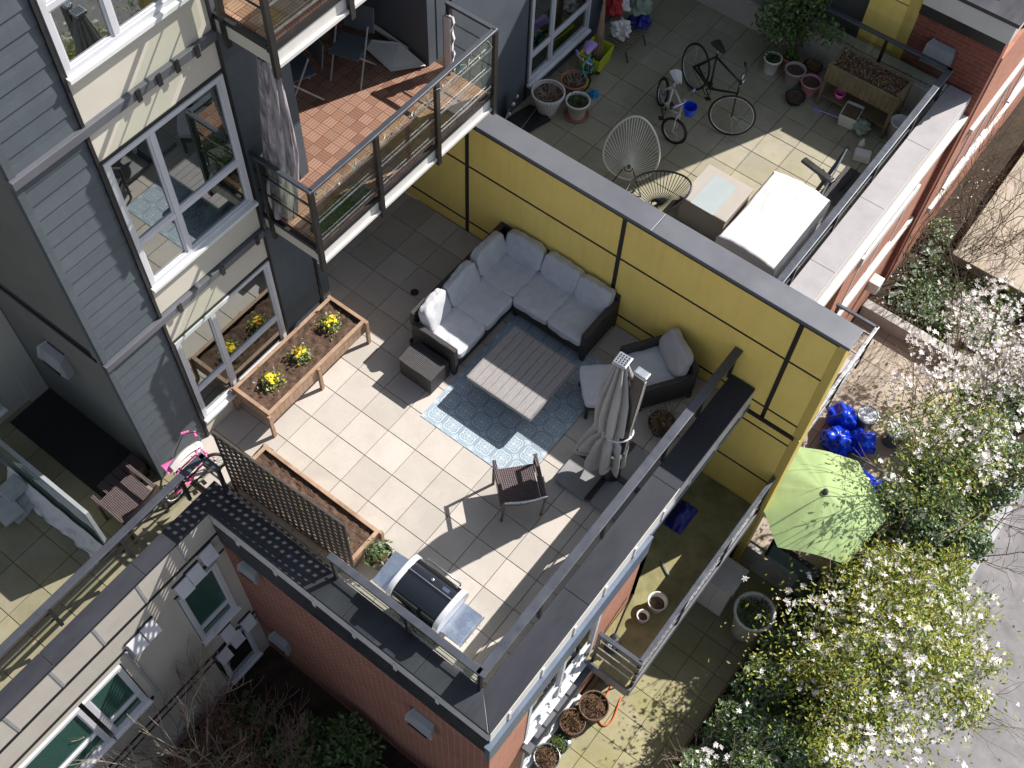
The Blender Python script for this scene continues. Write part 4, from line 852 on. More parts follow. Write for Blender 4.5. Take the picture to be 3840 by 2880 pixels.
# barbecue
B=thing('barbecue_grill','stainless and black lidded gas barbecue with two side shelves against the railing','barbecue',(2.95,-.72,0))
def arc(n): return [(math.sin(t),math.cos(t)) for t in [(-PI/2)+(PI)*i/n for i in range(n+1)]]
k=MB(); k.box(2.66,3.26,-.93,-.50,.12,.72); part('cabinet',k,'black_pl',B,bevel=.01)
k=MB(); k.box(2.60,3.32,-.97,-.47,.72,.80); part('firebox',k,'steel',B,bevel=.012)
yc=-.72
def lid(a,b):
    t=-PI/2*1.0+PI*b; return (2.66+.60*a,yc+.275*math.copysign(abs(math.sin(t))**.8,math.sin(t))*(1 if t>0 else .96),.80+.22*max(0,math.cos(t))**.55)
k=MB(); k.grid(4,30,lid); part('lid',k,'enamel',B,smooth=True)
for x in (2.59,3.26):
    k=MB(); n=20; vs=[];fs=[]
    for xx in (x,x+.07):
        for i in range(n+1):
            t=-PI/2+PI*i/n; vs.append((xx,yc+.29*math.copysign(abs(math.sin(t))**.8,math.sin(t)),.80+.235*max(0,math.cos(t))**.55))
    N=n+1; fs=[(i,i+1,N+i+1,N+i) for i in range(n)]+[tuple(range(N))[::-1],tuple(range(N,2*N))]
    k.add(vs,fs); part('lid_end',k,'bbq_side',B,bevel=.008)
k=MB(); k.tube([(2.72,-.43,.90),(2.72,-.415,.93),(3.20,-.415,.93),(3.20,-.43,.90)],.012,8); part('handle',k,'silver',B,smooth=True)
k=MB(); k.bar((2.66,-.66,1.048),(3.26,-.66,1.048),.008,.01); part('lid_seam',k,'silver',B)
k=MB(); k.box(3.10,3.19,-.555,-.535,.985,.99,tr(0,0,0)); k2=MB(); k2.box(-.045,.045,-.02,.02,-.002,.004,tr(3.14,-.60,1.023,0,.45)); part('badge',k2,'steel',B)
k=MB(); k.lathe((2.95,-.60,1.028),[(.022,0),(.022,.008),(0,.01)],16); part('thermometer',k,'silver',B,smooth=True)
for (a,b,sg) in ((2.32,2.60,-1),(3.32,3.60,1)):
    k=MB(); k.prism([(a,-.95),(b,-.95),(b,-.52),(a,-.52)] if sg>0 else [(a+.03,-.96),(b,-.97),(b,-.50),(a,-.52)],.765,.79); part('side_shelf',k,'steel',B,bevel=.01)
k=MB(); k.bar((3.61,-.95,.775),(3.61,-.52,.775),.018,.03); part('shelf_rail',k,'silver',B)
for y in (-.86,-.74,-.62): k=MB(); k.tube([(3.618,y,.76),(3.632,y,.75),(3.632,y,.73)],.004,5); part('hook',k,'silver',B)
for (x,y) in ((2.7,-.9),(3.22,-.9),(2.7,-.53),(3.22,-.53)): k=MB(); k.lathe((x,y,0),[(0,.002),(.03,.0),(.035,.03),(.03,.06),(.012,.12)],12); part('caster',k,'black_pl',B,smooth=True)
k=MB(); k.box(2.64,3.28,-1.0,-.96,.70,.78); part('back_panel',k,'black_pl',B)
# dark potted shrub in shade near armchair
P=thing('potted_plant','dark leafless plant in a pot in the shade between the deep armchair and the railing','plant',(3.68,3.12,0)); pot(P,(3.68,3.12,0),.12,.17,.2,'black_pl')
k=MB(); R=random.Random(5)
for i in range(60):
    a=R.uniform(0,6.28); q=R.uniform(.05,.24); k.tube([(3.68,3.12,.17),(3.68+q*.5*math.cos(a),3.12+q*.5*math.sin(a),.28),(3.68+q*math.cos(a+.3),3.12+q*math.sin(a+.3),.22+R.uniform(0,.16))],.004,4)
part('stem',k,'bark',P)
l=MB(); l.leaves([(3.68+R.gauss(0,.11),3.12+R.gauss(0,.11),.27+R.gauss(0,.05)) for _ in range(160)],.045,R,.3,.5); part('foliage',l,'leaf_dry',P)
k=MB(); k.lathe((-.22,2.81,0),[(0,.003),(.058,.003),(.062,.0)],24); solo('floor_drain','round black floor drain between pavers in the shade by the sofa','drain',k,'black_pl',(-.22,2.81,0))
k=MB(); k.box(-.05,.12,-.09,.09,0,.10,tr(-.10,-.33,0,.1)); solo('small_box','small black box on the pavers at the end of the low planter','box',k,'black_pl',(-.07,-.33,0),bevel=.01)
k=MB(); k.blob((-.13,-.52,.05),(.07,.05,.05),8,.4,3); solo('crumpled_bag','small crumpled white bag beside the small black box','bag',k,'white_cloth',(-.13,-.52,0),smooth=True)
# bikes ------------------------------------------------------------
def wheel(par,c,r,ax,tw=.022,rim='silver',spokes=20,tyre='rubber',name='wheel'):
    """ax: unit axle direction"""
    x,y,_=frame_of(ax); c=Vector(c)
    P=lambda t,q,o=0:c+(x*math.cos(t)+y*math.sin(t))*q+Vector(ax)*o
    k=MB(); k.tube([P(2*PI*i/40,r-tw) for i in range(41)],tw,8,False); w=part('wheel',k,tyre,par,smooth=True)
    k=MB(); k.tube([P(2*PI*i/40,r-2.1*tw) for i in range(41)],tw*.45,6,False); part('rim',k,rim,w,smooth=True)
    k=MB()
    for i in range(spokes): k.tube([P(2*PI*i/spokes,.015,(-1)**i*.02),P(2*PI*(i+.6)/spokes,r-2.2*tw)],.0022,3,False)
    part('spokes',k,'chrome',w)
    k=MB(); k.tube([P(0,0,-.04),P(0,0,.04)],.016,8); part('hub',k,rim,w)
    return w
def bicycle(name,label,rear,front,r,h,framecol,saddlecol,lean=0,rims='silver',grips=None,tw=.02,steer=0,basket=None,training=False):
    rear=Vector(rear);front=Vector(front); d_=(front-rear); d_.z=0; d_.normalize(); side=Vector((d_.y,-d_.x,0)); upv=(Vector((0,0,1))+side*lean).normalized()
    B_=thing(name,label,'bicycle',((rear+front)/2)[:2]+(rear.z-r,) if False else tuple(((rear+front)/2).xy)+(rear.z-r,))
    ax=(side-upv*side.dot(upv)).normalized()
    wheel(B_,rear,r,ax,tw,rims)
    ca,sa=math.cos(steer),math.sin(steer); fd=(d_*ca+side*sa); fax=Vector((fd.y,-fd.x,0)); fax=(fax-upv*fax.dot(upv)).normalized(); wheel(B_,front,r,fax,tw,rims)
    L=(front-rear).length; bb=rear+d_*L*.42-upv*r*.10; seat=rear+d_*L*.27+upv*h*.62; hd=front-d_*L*.13+upv*h*.68; hl=front-d_*L*.085+upv*h*.42
    k=MB(); t=.016 if r>.2 else .012
    for p,q in ((bb,seat),(bb,hl),(seat-upv*.06,hd-upv*.04),(hd,hl),(rear+ax*.04,bb),(rear-ax*.04,bb),(rear+ax*.04,seat-upv*.07),(rear-ax*.04,seat-upv*.07)): k.tube([p,q],t if p is not rear else t*.7,8)
    part('frame',k,framecol,B_,smooth=True)
    k=MB(); 
    for s_ in (-1,1): k.tube([hl,hl-upv*.05+fax*s_*.05,front+fax*s_*.05],t*.8,7)
    part('fork',k,framecol if rims!='fork' else 'silver',B_,smooth=True)
    k=MB(); k.tube([hd,hd+upv*.10],t*.9,8); bc=hd+upv*.10+fd*.03
    k.tube([bc+fax*.26*(1.1 if r>.2 else .75)-fd*.05,bc+fax*.1,bc-fax*.1,bc-fax*.26*(1.1 if r>.2 else .75)-fd*.05],.011,7); hb=part('handlebar',k,'silver',B_,smooth=True)
    for s_ in (-1,1):
        e=bc+fax*s_*.26*(1.1 if r>.2 else .75)-fd*.05; k=MB(); k.tube([e,e-fax*s_*.09+fd*.015],.017,8); part('grip',k,grips or 'black_pl',hb)
    k=MB(); k.tube([seat,seat+upv*.10],t*.7,8); part('seat_post',k,'silver',B_)
    k=MB(); sp=seat+upv*.12; Mx=Matrix(((d_.x,ax.x,upv.x,sp.x),(d_.y,ax.y,upv.y,sp.y),(d_.z,ax.z,upv.z,sp.z),(0,0,0,1)))
    k.grid(12,8,lambda a,b:Mx@Vector((-.12+.25*a,(b-.5)*(.15*(1-a)**.6+.045),.025-.04*abs(b-.5)**2*4-.01*a))); k.grid(12,8,lambda a,b:Mx@Vector((-.12+.25*a,(.5-b)*(.15*(1-a)**.6+.045),-.01-.04*abs(b-.5)**2*2))); part('saddle',k,saddlecol,B_,smooth=True)
    k=MB(); 
    cw=[bb+ax*.055+(d_*math.cos(t)+upv*math.sin(t))*(.085 if r>.2 else .05) for t in [2*PI*i/20 for i in range(21)]]; k.tube(cw,.006,5,False)
    k.tube([bb-ax*.06,bb+ax*.06],.014,7)
    for s_ in (-1,1): k.tube([bb+ax*s_*.07,bb+ax*s_*.08+d_*s_*(.15 if r>.2 else .09)-upv*.04],.009,6)
    part('crank',k,'black_pl',B_)
    for s_ in (-1,1):
        q=bb+ax*s_*.11+d_*s_*(.15 if r>.2 else .09)-upv*.04; k=MB(); k.bar(q-ax*.04,q+ax*.04,.07 if r>.2 else .05,.018); part('pedal',k,'black_pl',B_)
    k=MB(); k.tube([bb+ax*.055+upv*.08,rear+ax*.045+upv*.03],.004,4);k.tube([bb+ax*.055-upv*.08,rear+ax*.045-upv*.03],.004,4); part('chain',k,'black_pl',B_)
    return B_,hd,bc,fd,fax,upv,bb,ax,d_,seat
# pink kid's bike leaning at the railing corner
B_,hd,bc,fd,fax,upv,bb,ax,d_,seat=bicycle('child_bicycle','pink and white child bicycle leaning at the railing corner beside the slate siding',(-.50,-1.44,.16),(-.42,-.82,.16),.155,.52,'pink','pink',-.25,'white_pl','pink',.02,.5)
k=MB(); k.grid(10,6,lambda a,b:(-.52+.10*(b-.5)*2*.5+.02*a,-1.33+.46*a,.62+.07*math.sin(PI*a)+.05*(1-abs(b-.5)*2))); k.grid(10,6,lambda a,b:(-.52+.10*(.5-b)*2*.5+.02*a,-1.33+.46*a,.58+.05*math.sin(PI*a))); part('fairing',k,'white_pl',B_,smooth=True)
k=MB(); k.tube([(-.60,-1.30,.30),(-.64,-1.15,.62),(-.62,-.96,.86),(-.52,-.86,.86),(-.42,-.80,.8)],.006,6); part('push_bar',k,'black_pl',B_,smooth=True)
k=MB(); k.tube([(-.64,-.98,.86),(-.59,-.90,.86)],.016,7); part('push_grip',k,'pink',B_)
# ================================================================ OTHER TERRACES AND BALCONIES
Z7=.7
# --- stained left terrace
k=MB(); k.grid(40,18,lambda a,b:(-2.94+1.88*a,-2.0+.75*b,.012+.004*mnoise.noise(Vector((a*9,b*5,0))))); k.box(-2.94,-1.06,-2.0,-1.25,.001,.008)
solo('outdoor_mat','large black outdoor mat along the grey brown wall','mat',k,'mat_black',(-2,-1.6,0))
c=thing('wicker_armchair','brown woven armchair on the left terrace with a slatted board leaning behind it','chair',(-.72,-1.88,0),.0)
k=MB(); k.grid(10,10,lambda a,b:(-.98+.50*a,-2.14+.5*b,.42)); k.grid(10,10,lambda a,b:(-.98+.50*a,-1.64-.5*b,.40)); part('seat',k,'wicker_brown',c)
def bk(a,b,o=0): return (-.46+.07*b+.05*math.sin(PI*a)+o,-2.16+.54*a,.42+.44*b)
k=MB(); k.grid(10,8,bk); k.grid(10,8,lambda a,b:bk(1-a,b,.025)); part('backrest',k,'wicker_brown',c)
for y in (-2.16,-1.62):
    k=MB(); k.bar((-.98,y,.63),(-.44,y,.63),.05,.022); part('armrest',k,'wicker_brown',c,bevel=.006)
    for x in (-.96,-.46): k=MB(); k.box(x-.015,x+.015,y-.015,y+.015,0,.62); part('leg',k,'wicker_brown',c)
p_=thing('slatted_board','slatted brown wooden board propped on the black mat beside the wicker armchair','board',(-1.12,-1.7,0))
for i in range(5): k=MB(); y=-1.98+i*.115; k.box(-1.22,-.98,y,y+.105,.30,.32,tr(0,0,.0)); part('slat',k,'old_wood' if 0 else 'wicker_brown',p_)
k=MB(); k.box(-1.20,-1.17,-1.98,-1.41,0,.30);k.box(-1.03,-1.0,-1.98,-1.41,0,.30); part('bracket',k,'black_pl',p_)
d_=thing('glass_divider','frosted green glass divider panel between the two left terraces','screen',(-1.4,-2.42,0))
k=MB(); k.box(-2.6,-.62,-2.425,-2.41,.08,1.12); part('glass_panel',k,'fglass',d_)
k=MB(); k.box(-2.65,-.55,-2.44,-2.395,0,.08);k.box(-2.65,-2.6,-2.44,-2.395,.08,1.17);k.box(-.62,-.55,-2.44,-2.395,.08,1.17);k.box(-2.6,-.62,-2.44,-2.395,1.12,1.17); part('frame',k,'lamp',d_)
def rag(a,b):
    x=-2.30+1.70*a; return (x,-2.46-.16*b-.10*b*mnoise.noise(Vector((x*4,b*2,3))),.34*(1-b)**1.5*(.6+.5*mnoise.noise(Vector((x*3,0,1))))+.03+.05*mnoise.noise(Vector((x*9,b*5,2))))
k=MB(); k.grid(90,10,rag); solo('crumpled_dust_sheet','crumpled cream dust sheet lying along the foot of the frosted divider','sheet',k,'white_cloth',(-1.5,-2.5,0),smooth=True)
bx=thing('newspaper_stack','stack of grey newspapers and cartons at the left edge of the picture','papers',(-2.0,-2.75,0))
for i,(x,y,rz,w_,h_) in enumerate(((-2.0,-2.75,.1,.5,.05),(-2.02,-2.7,.25,.36,.05),(-1.93,-2.84,-.1,.34,.06),(-2.05,-2.62,.0,.22,.12))):
    k=MB(); k.box(-w_/2,w_/2,-.14,.14,0,h_,tr(x,y,i*.05,rz)); part('bundle',k,'paper',bx,bevel=.004)
# --- lower balcony contents
cu=MB()
def curt(a,b):
    t=2*PI*a; sp=.10+.07*b+.05*math.sin(2.2*b); r=sp*(.6+.4*abs(math.sin(t*4+b*3)))
    x=-.34-.36*b; y=1.16+.22*min(1,b*1.6)-.16*b; return (x+r*math.cos(t)*1.1,y+r*.8*math.sin(t),5.44-2.5*b)
cu.grid(72,30,curt); solo('outdoor_curtain','long striped grey curtain gathered at the corner of the deck, hanging between two balconies','curtain',cu,M['curtain'],(-.5,1.2,2.9),smooth=True)
for i,(x,y,rz) in enumerate(((-1.75,2.65,-.4),(-1.5,3.35,.3))):
    c=thing('folding_chair','grey folding chair in the deep shade of the balcony, '+('nearer the curtain' if i==0 else 'nearer the white board'),'chair',(x,y,2.9),rz)
    k=MB(); k.box(-.2,.2,-.2,.2,.42,.44); part('seat',k,'siding_dark',c,bevel=.01,local=True)
    k=MB(); k.box(-.2,.2,.19,.21,.5,.85,Matrix.Rotation(-.15,4,'X')); part('backrest',k,'siding_dark',c,bevel=.01,local=True)
    for s_ in (-1,1):
        k=MB(); k.tube([(s_*.2,-.22,0),(s_*.2,.12,.7)],.012,6); part('leg',k,'lamp',c,local=True); k=MB(); k.tube([(s_*.2,.24,0),(s_*.2,-.15,.44)],.012,6); part('leg',k,'lamp',c,local=True)
b_=thing('white_board','folded white foam board lying on the shaded balcony deck against the dark wall','board',(-1.3,3.85,2.9))
k=MB(); k.add([(-1.84,3.78,2.96),(-1.16,3.66,2.91),(-.86,3.98,2.95),(-1.30,4.0,3.05)],[(0,1,2,3)]);k.add([(-1.84,3.78,2.95),(-1.16,3.66,2.9),(-.86,3.98,2.94),(-1.30,4.0,3.04)],[(3,2,1,0)]); part('flat_leaf',k,'white_pl',b_)
k=MB(); k.add([(-1.87,4.02,3.02),(-1.2,4.02,2.93),(-1.15,4.0,3.05),(-1.85,4.03,3.10)],[(0,1,2,3)]); part('upright_leaf',k,'white_pl',b_)
pl=thing('balcony_planter','long narrow balcony trough with fresh green grass behind the glass railing','planter',(-.12,1.55,2.9))
k=MB(); k.box(-.22,-.03,1.2,2.0,2.9,3.02); part('trough',k,'black_pl',pl)
k=MB(); R=random.Random(8)
k.leaves([(R.uniform(-.21,-.04),R.uniform(1.22,1.98),3.0+R.random()*.06) for _ in range(1500)],.06,R,.1,.18); part('grass',k,'grass',pl)
sl=thing('string_lights','cable of small fairy lights wound along the lower balcony rail','lights',(.02,2.4,3.7))
k=MB(); pts=[(.04+.03*math.sin(i*1.3),1.15+i*.05,3.80+.05*math.sin(i*2.1)-.10*abs(math.sin(i*.33))) for i in range(60)]; k.tube(pts,.004,4); part('cable',k,'leaf_grey',sl)
for i in range(0,60,6):
    k=MB(); k.blob((pts[i][0],pts[i][1],pts[i][2]-.02),(.014,.014,.02),5,.1); part('bulb',k,'cyan' if i%12==0 else 'white_pl',sl,smooth=True)
k=MB(); k.grid(20,6,lambda a,b:(-.10+.10*a-.02*b,3.95+.16*a,3.0+.75*b)); k=MB(); k.grid(16,10,lambda a,b:(-.62+.06*math.sin(a*20),4.12+.02*math.sin(a*9),3.75-.8*b)); k.grid(16,10,lambda a,b:(-.62+.07*a+.02*math.sin(b*20),4.15+.02*math.sin(a*30),3.75-.8*b))
solo('hanging_towel','crumpled pale towel hung over the far end rail of the lower balcony','towel',k,'white_cloth',(-.6,4.13,2.95),smooth=True)
# --- shaded terrace: left group
def bigpot(label,c,r0,r1,h,m,ribs=0,plant=None,saucer=None,seed=1):
    P=thing('potted_plant' if plant else 'plant_pot',label,'plant' if plant else 'pot',c); pot(P,c,r0,r1,h,m,ribs=ribs)
    R=random.Random(seed)
    if saucer: k=MB(); k.lathe((c[0],c[1],c[2]),[(0,.002),(r0+.06,.002),(r0+.08,.03),(r0+.07,.03),(r0+.05,.01)],28); part('saucer',k,saucer,P)
    if plant=='twigs':
        k=MB()
        for i in range(34):
            a=R.uniform(0,6.28);q=R.uniform(.02,r1*.7);a2=a+R.uniform(-.8,.8);q2=R.uniform(.3,1.3)*r1
            k.tube([(c[0]+q*math.cos(a),c[1]+q*math.sin(a),c[2]+h*.85),(c[0]+(q+q2)/2*math.cos(a),c[1]+(q+q2)/2*math.sin(a),c[2]+h+.07*R.random()),(c[0]+q2*math.cos(a2),c[1]+q2*math.sin(a2),c[2]+h+R.uniform(-.0,.16))],.004,4,True,.0015)
        part('twigs',k,'bark_pale',P)
    if plant in('moss','green','dry'):
        k=MB(); mm={'moss':'leaf_dark','green':'leaf','dry':'leaf_dry'}[plant]; hh={'moss':.03,'green':.10,'dry':.07}[plant]
        k.leaves([(c[0]+r1*.85*math.sqrt(R.random())*math.cos(t),c[1]+r1*.85*R.uniform(-1,1)*math.sin(t),c[2]+h*.86+abs(R.gauss(0,hh))) for t in [R.uniform(0,6.28) for _ in range(330)]],.04 if plant!='dry' else .06,R,.2,.4 if plant!='dry' else .2); part('foliage',k,mm,P)
    return P
bigpot('large ribbed white pot of bare twigs under the window of the shaded terrace',(-.47,6.18,Z7),.13,.235,.38,'white_pl',8,'twigs',seed=3)
bigpot('terracotta pot of brown stalks behind the ribbed white pot',(-.37,6.68,Z7),.13,.19,.30,'terracotta',0,'twigs',seed=4)
bigpot('pale pink pot with mossy green top standing in a saucer by the ribbed white pot',(-.08,6.38,Z7),.11,.17,.30,MATS['white_plastic'],0,'moss','terracotta',5)
k=MB(); k.grid(30,20,lambda a,b:(-.84+.02+.42*a+.10*b,5.62+.48*b+.04*math.sin(a*5),Z7+.02+.02*math.sin(a*7+b*3))); k.grid(30,20,lambda a,b:(-.84+.02+.42*(1-a)+.10*b,5.62+.48*b+.04*math.sin((1-a)*5),Z7+.008+.02*math.sin((1-a)*7+b*3)))
solo('door_mat','rumpled dark door mat behind the yellow wall, next to the ribbed white pot','mat',k,'mat_black',(-.6,5.8,Z7),smooth=True)
sk_=thing('skateboard','worn skateboard leaning on the slate wall beside the dark door mat','skateboard',(-.74,5.62,Z7))
k=MB(); Mx=tr(-.76,5.62,Z7+.3,.35,0,.25)
k.prism([(.0+.02,.11*math.sin(t)) for t in (0,)],0,0) if 0 else k.grid(8,24,lambda a,b:Mx@Vector((.012+.03*abs(b-.5)**3*8,(a-.5)*.2*min(1,(1-abs(2*b-1)**4)**.5+.05),(b-.5)*.62))); k.grid(8,24,lambda a,b:Mx@Vector((.0+.03*abs(b-.5)**3*8,(.5-a)*.2*min(1,(1-abs(2*b-1)**4)**.5+.05),(b-.5)*.62))); part('deck',k,'paper',sk_)
for zz in (-.2,.2):
    for yy in (-.08,.08): k=MB(); k.tube([Mx@Vector((.04,yy-.015,zz)),Mx@Vector((.04,yy+.015,zz))],.026,10); part('wheel',k,'white_pl',sk_)
cr=thing('yellow_crate','bright yellow green plastic crate by the window wall, holding a straw broom','crate',(-.48,7.42,Z7))
def tbox(mb,c,w0,d0,w1,d1,h,th,rz=0):
    Mx=tr(c[0],c[1],c[2],rz)
    for s_ in (-1,1):
        mb.add([(s_*w0/2,-d0/2,0),(s_*w0/2,d0/2,0),(s_*w1/2,d1/2,h),(s_*w1/2,-d1/2,h),(s_*(w0/2-th),-d0/2,0),(s_*(w0/2-th),d0/2,0),(s_*(w1/2-th),d1/2,h),(s_*(w1/2-th),-d1/2,h)],[(0,1,2,3),(7,6,5,4),(3,2,6,7)],Mx)
        mb.add([(-w0/2,s_*d0/2,0),(w0/2,s_*d0/2,0),(w1/2,s_*d1/2,h),(-w1/2,s_*d1/2,h),(-w0/2,s_*(d0/2-th),0),(w0/2,s_*(d0/2-th),0),(w1/2,s_*(d1/2-th),h),(-w1/2,s_*(d1/2-th),h)],[(3,2,1,0),(4,5,6,7),(2,3,7,6)],Mx)
    mb.add([(-w0/2,-d0/2,.01),(w0/2,-d0/2,.01),(w0/2,d0/2,.01),(-w0/2,d0/2,.01)],[(0,1,2,3)],Mx)
k=MB(); tbox(k,(-.48,7.42,Z7),.30,.40,.36,.46,.28,.015,.1); part('body',k,'lime',cr)
br=thing('straw_broom','upright straw broom standing in the yellow crate','broom',(-.5,7.45,Z7+.02))
k=MB(); R=random.Random(2)
for i in range(70): a=R.uniform(0,6.28);q=R.random()**.5; k.tube([(-.5+.02*q*math.cos(a),7.5+.02*q*math.sin(a),1.75),(-.46+.09*q*math.cos(a),7.43+.09*q*math.sin(a),Z7+.05)],.005,4)
part('bristles',k,'cedar',br); k=MB(); k.tube([(-.5,7.5,1.7),(-.52,7.53,2.0)],.018,8); part('handle',k,'cedar',br)
for nm,lab,c,r_,m_ in (('plastic_bag','dark red bag hanging beside the straw broom',(-.62,8.0,1.35),(.12,.13,.2),'red'),('plastic_bag','crumpled white plastic bag on the floor rack beyond the yellow crate',(-.40,7.93,1.05),(.15,.13,.16),'white_pl'),('plastic_bag','pale blue translucent bag at the top edge beyond the white bag',(-.45,8.5,1.1),(.17,.16,.13),'leaf_grey'),('plastic_bag','deep blue bag under the pale bag at the top edge',(-.36,8.42,.93),(.16,.16,.12),'deepblue'),('rag_bundle','cream cloth bundle between the red and pale blue bags',(-.62,8.25,1.2),(.11,.1,.1),'white_cloth')):
    k=MB(); k.blob(c,r_,14,.32,c[0]*7); solo(nm,lab,'bag' if nm!='rag_bundle' else 'cloth',k,m_,(c[0],c[1],c[2]-r_[2]),smooth=False)
rk=thing('drying_rack','low black folding rack with slats in the shade under the plastic bags','rack',(-.35,7.95,Z7))
for i in range(8): k=MB(); k.bar((-.55,7.72+i*.06,.92),(-.12,7.72+i*.06,.92),.02,.01); part('slat',k,'old_wood',rk)
for (x,y) in ((-.52,7.7),(-.14,7.7),(-.52,8.18),(-.14,8.18)): k=MB(); k.tube([(x,y,.92),(x+.04,y+.05,Z7)],.01,6); part('leg',k,'black_pl',rk)
bicycle('child_bicycle','small lilac and teal child bicycle with a yellow rimmed wheel, parked by the yellow crate',(-.40,7.20,Z7+.17),(-.30,6.82,Z7+.15),.155,.5,'teal','lilac',.12,'lime','lilac',.022,.6)
k=MB(); k.blob((-.1,6.86,Z7+.03),(.07,.06,.035),8,.4,2); solo('toy','small bright blue toy on the pavers beside the lilac bicycle','toy',k,'cyan',(-.1,6.86,Z7))
k=MB(); k.grid(20,6,lambda a,b:(.42+.72*a,4.70+.16*b-.05*a,Z7+1.38+.05*math.sin(PI*b)-.25*a*a)); k.grid(20,6,lambda a,b:(.42+.72*(1-a),4.70+.16*b-.05*(1-a),Z7+.9+.05*math.sin(PI*b)-.25*(1-a)**2))
k=MB(); k.blob((.62,4.92,1.15),(.52,.2,.1),14,.1,3,tr(0,0,0)); solo('paddling_pool','bright blue plastic tub edge just showing behind the grey coping','tub',k,'cyan',(.62,4.95,Z7+.35),smooth=True)
bicycle('bicycle','black adult bicycle with big thin wheels standing on the shaded pavers',(.90,8.0,Z7+.34),(1.84,7.50,Z7+.34),.345,.78,'black_pl','black_pl',-.22,'silver',None,.017,-.85)
B_=bicycle('child_bicycle','white and blue child bicycle with a blue basket, beside the black adult one',(.75,7.38,Z7+.21),(1.30,6.84,Z7+.21),.215,.62,'white_pl','white_pl',-.2,'silver','lilac',.022,-.75)
bc=B_[2]; k=MB(); k.lathe((bc.x+.10,bc.y-.06,bc.z-.16),[(0,0),(.07,0),(.10,.15),(.093,.15),(.065,.01)],20); part('basket',k,'blue',B_[0])
# wire egg chairs
def egg_chair(label,c,rz,tilt,col,seed):
    E_=thing('egg_chair',label,'chair',c,rz)
    def O(t,s=1.0):  # rim of the shell in local coords; y back, egg-shaped, leaning
        a=.38*math.sin(t)*(1-.22*math.cos(t)); v=.50*math.cos(t)
        return Vector((a*s, .12+v*math.sin(tilt)*.9+ (.0), .55+v*math.cos(tilt)))
    k=MB(); k.tube([O(2*PI*i/48) for i in range(49)],.014,6,False); part('rim',k,col,E_,smooth=True,local=True)
    ctr=Vector((0,-.02,.30)) if tilt<.8 else Vector((0,.1,.30))
    k=MB(); n=48
    for i in range(n):
        p=O(2*PI*i/n); m_=(p+ctr)/2+Vector((0,.06*math.sin(tilt),-.09)); k.tube([p,m_,ctr+(p-ctr)*.08],.0055,4,False)
    part('cords',k,col,E_,local=True)
    k=MB(); k.tube([ctr+Vector((.06*math.cos(t),.06*math.sin(t),0)) for t in [2*PI*q/14 for q in range(15)]],.008,5,False); part('centre_ring',k,'black_pl',E_,local=True)
    for (x,y) in ((-.25,-.22),(.25,-.22),(0,.3)):
        k=MB(); k.tube([(x*.3,y*.3+.03,.28),(x,y,0)],.009,6); part('leg',k,'black_pl',E_,local=True)
    return E_
egg_chair('cream corded egg shaped chair standing tallest behind the coping',(1.22,5.78,Z7),.42,.32,mat('cream_cord',(.80,.75,.64),.6,.05),1)
egg_chair('black corded egg shaped chair tipped low in front of the cream one',(1.78,5.40,Z7-.02),-.92,1.25,M['black_pl'],2)
# storage box, covered furniture
sb=thing('storage_box','beige storage box with a pale grey lid, between black egg chair and white cover','box',(2.47,6.0,Z7))
k=MB(); k.box(2.14,2.83,5.66,6.36,Z7,1.14); part('body',k,'cardboard',sb,bevel=.015)
k=MB(); k.box(2.12,2.85,5.64,6.38,1.14,1.19); part('lid',k,'cardboard',sb,bevel=.015)
k=MB(); k.box(2.30,2.66,5.63,6.25,1.192,1.20); part('lid_panel',k,'greylid',sb)
def cov(a,b):
    u_,v_=a*2-1,b*2-1; ex=1.16; x=3.36+.41*max(-1,min(1,u_*ex)); y=6.02+.70*max(-1,min(1,v_*ex)); o=max(abs(u_),abs(v_))*ex-1
    z=1.30+.05*mnoise.noise(Vector((x*1.6,y*1.6,2)))+.014*mnoise.noise(Vector((x*7+y*3,y*2,1)))+.004*mnoise.noise(Vector((x*20,y*7,4)))+.03*math.sin(PI*a)
    if o>0: z-=min(1,o/.16)*.48; x+=u_*.04+.012*mnoise.noise(Vector((y*6,0,5))); y+=v_*.04+.012*mnoise.noise(Vector((x*6,3,5)))
    if v_<-.75: z-=.0
    return (x,y,z)
k=MB(); k.grid(70,90,cov); solo('covered_furniture','large outdoor furniture set hidden under a bright white fabric cover','cover',k,'white_cloth',(3.36,6.02,Z7),smooth=True)
# black weight bench
wb=thing('exercise_bench','black metal exercise bench with crossed frame leaning by the terrace railing','bench',(3.5,7.35,Z7))
k=MB(); k.bar((3.08,7.36,1.1),(3.62,7.24,1.12),.10,.05); part('pad',k,'black_pl',wb,bevel=.012)
k=MB(); k.bar((3.5,7.82,1.25),(3.45,7.22,.8),.045); k.bar((3.62,6.92,.75),(3.80,7.55,1.2),.045); k.bar((3.5,6.9,.74),(3.9,6.93,.74),.04); k.bar((3.3,7.7,.74),(3.9,7.3,.74),.04); part('frame',k,'black_pl',wb)
k=MB(); k.bar((3.52,7.7,1.32),(3.60,6.95,1.0),.02); part('chrome_bar',k,'silver',wb)
k=MB(); k.box(3.60,3.86,7.0,7.75,.98,1.0); part('mesh_seat',k,'wicker',wb)
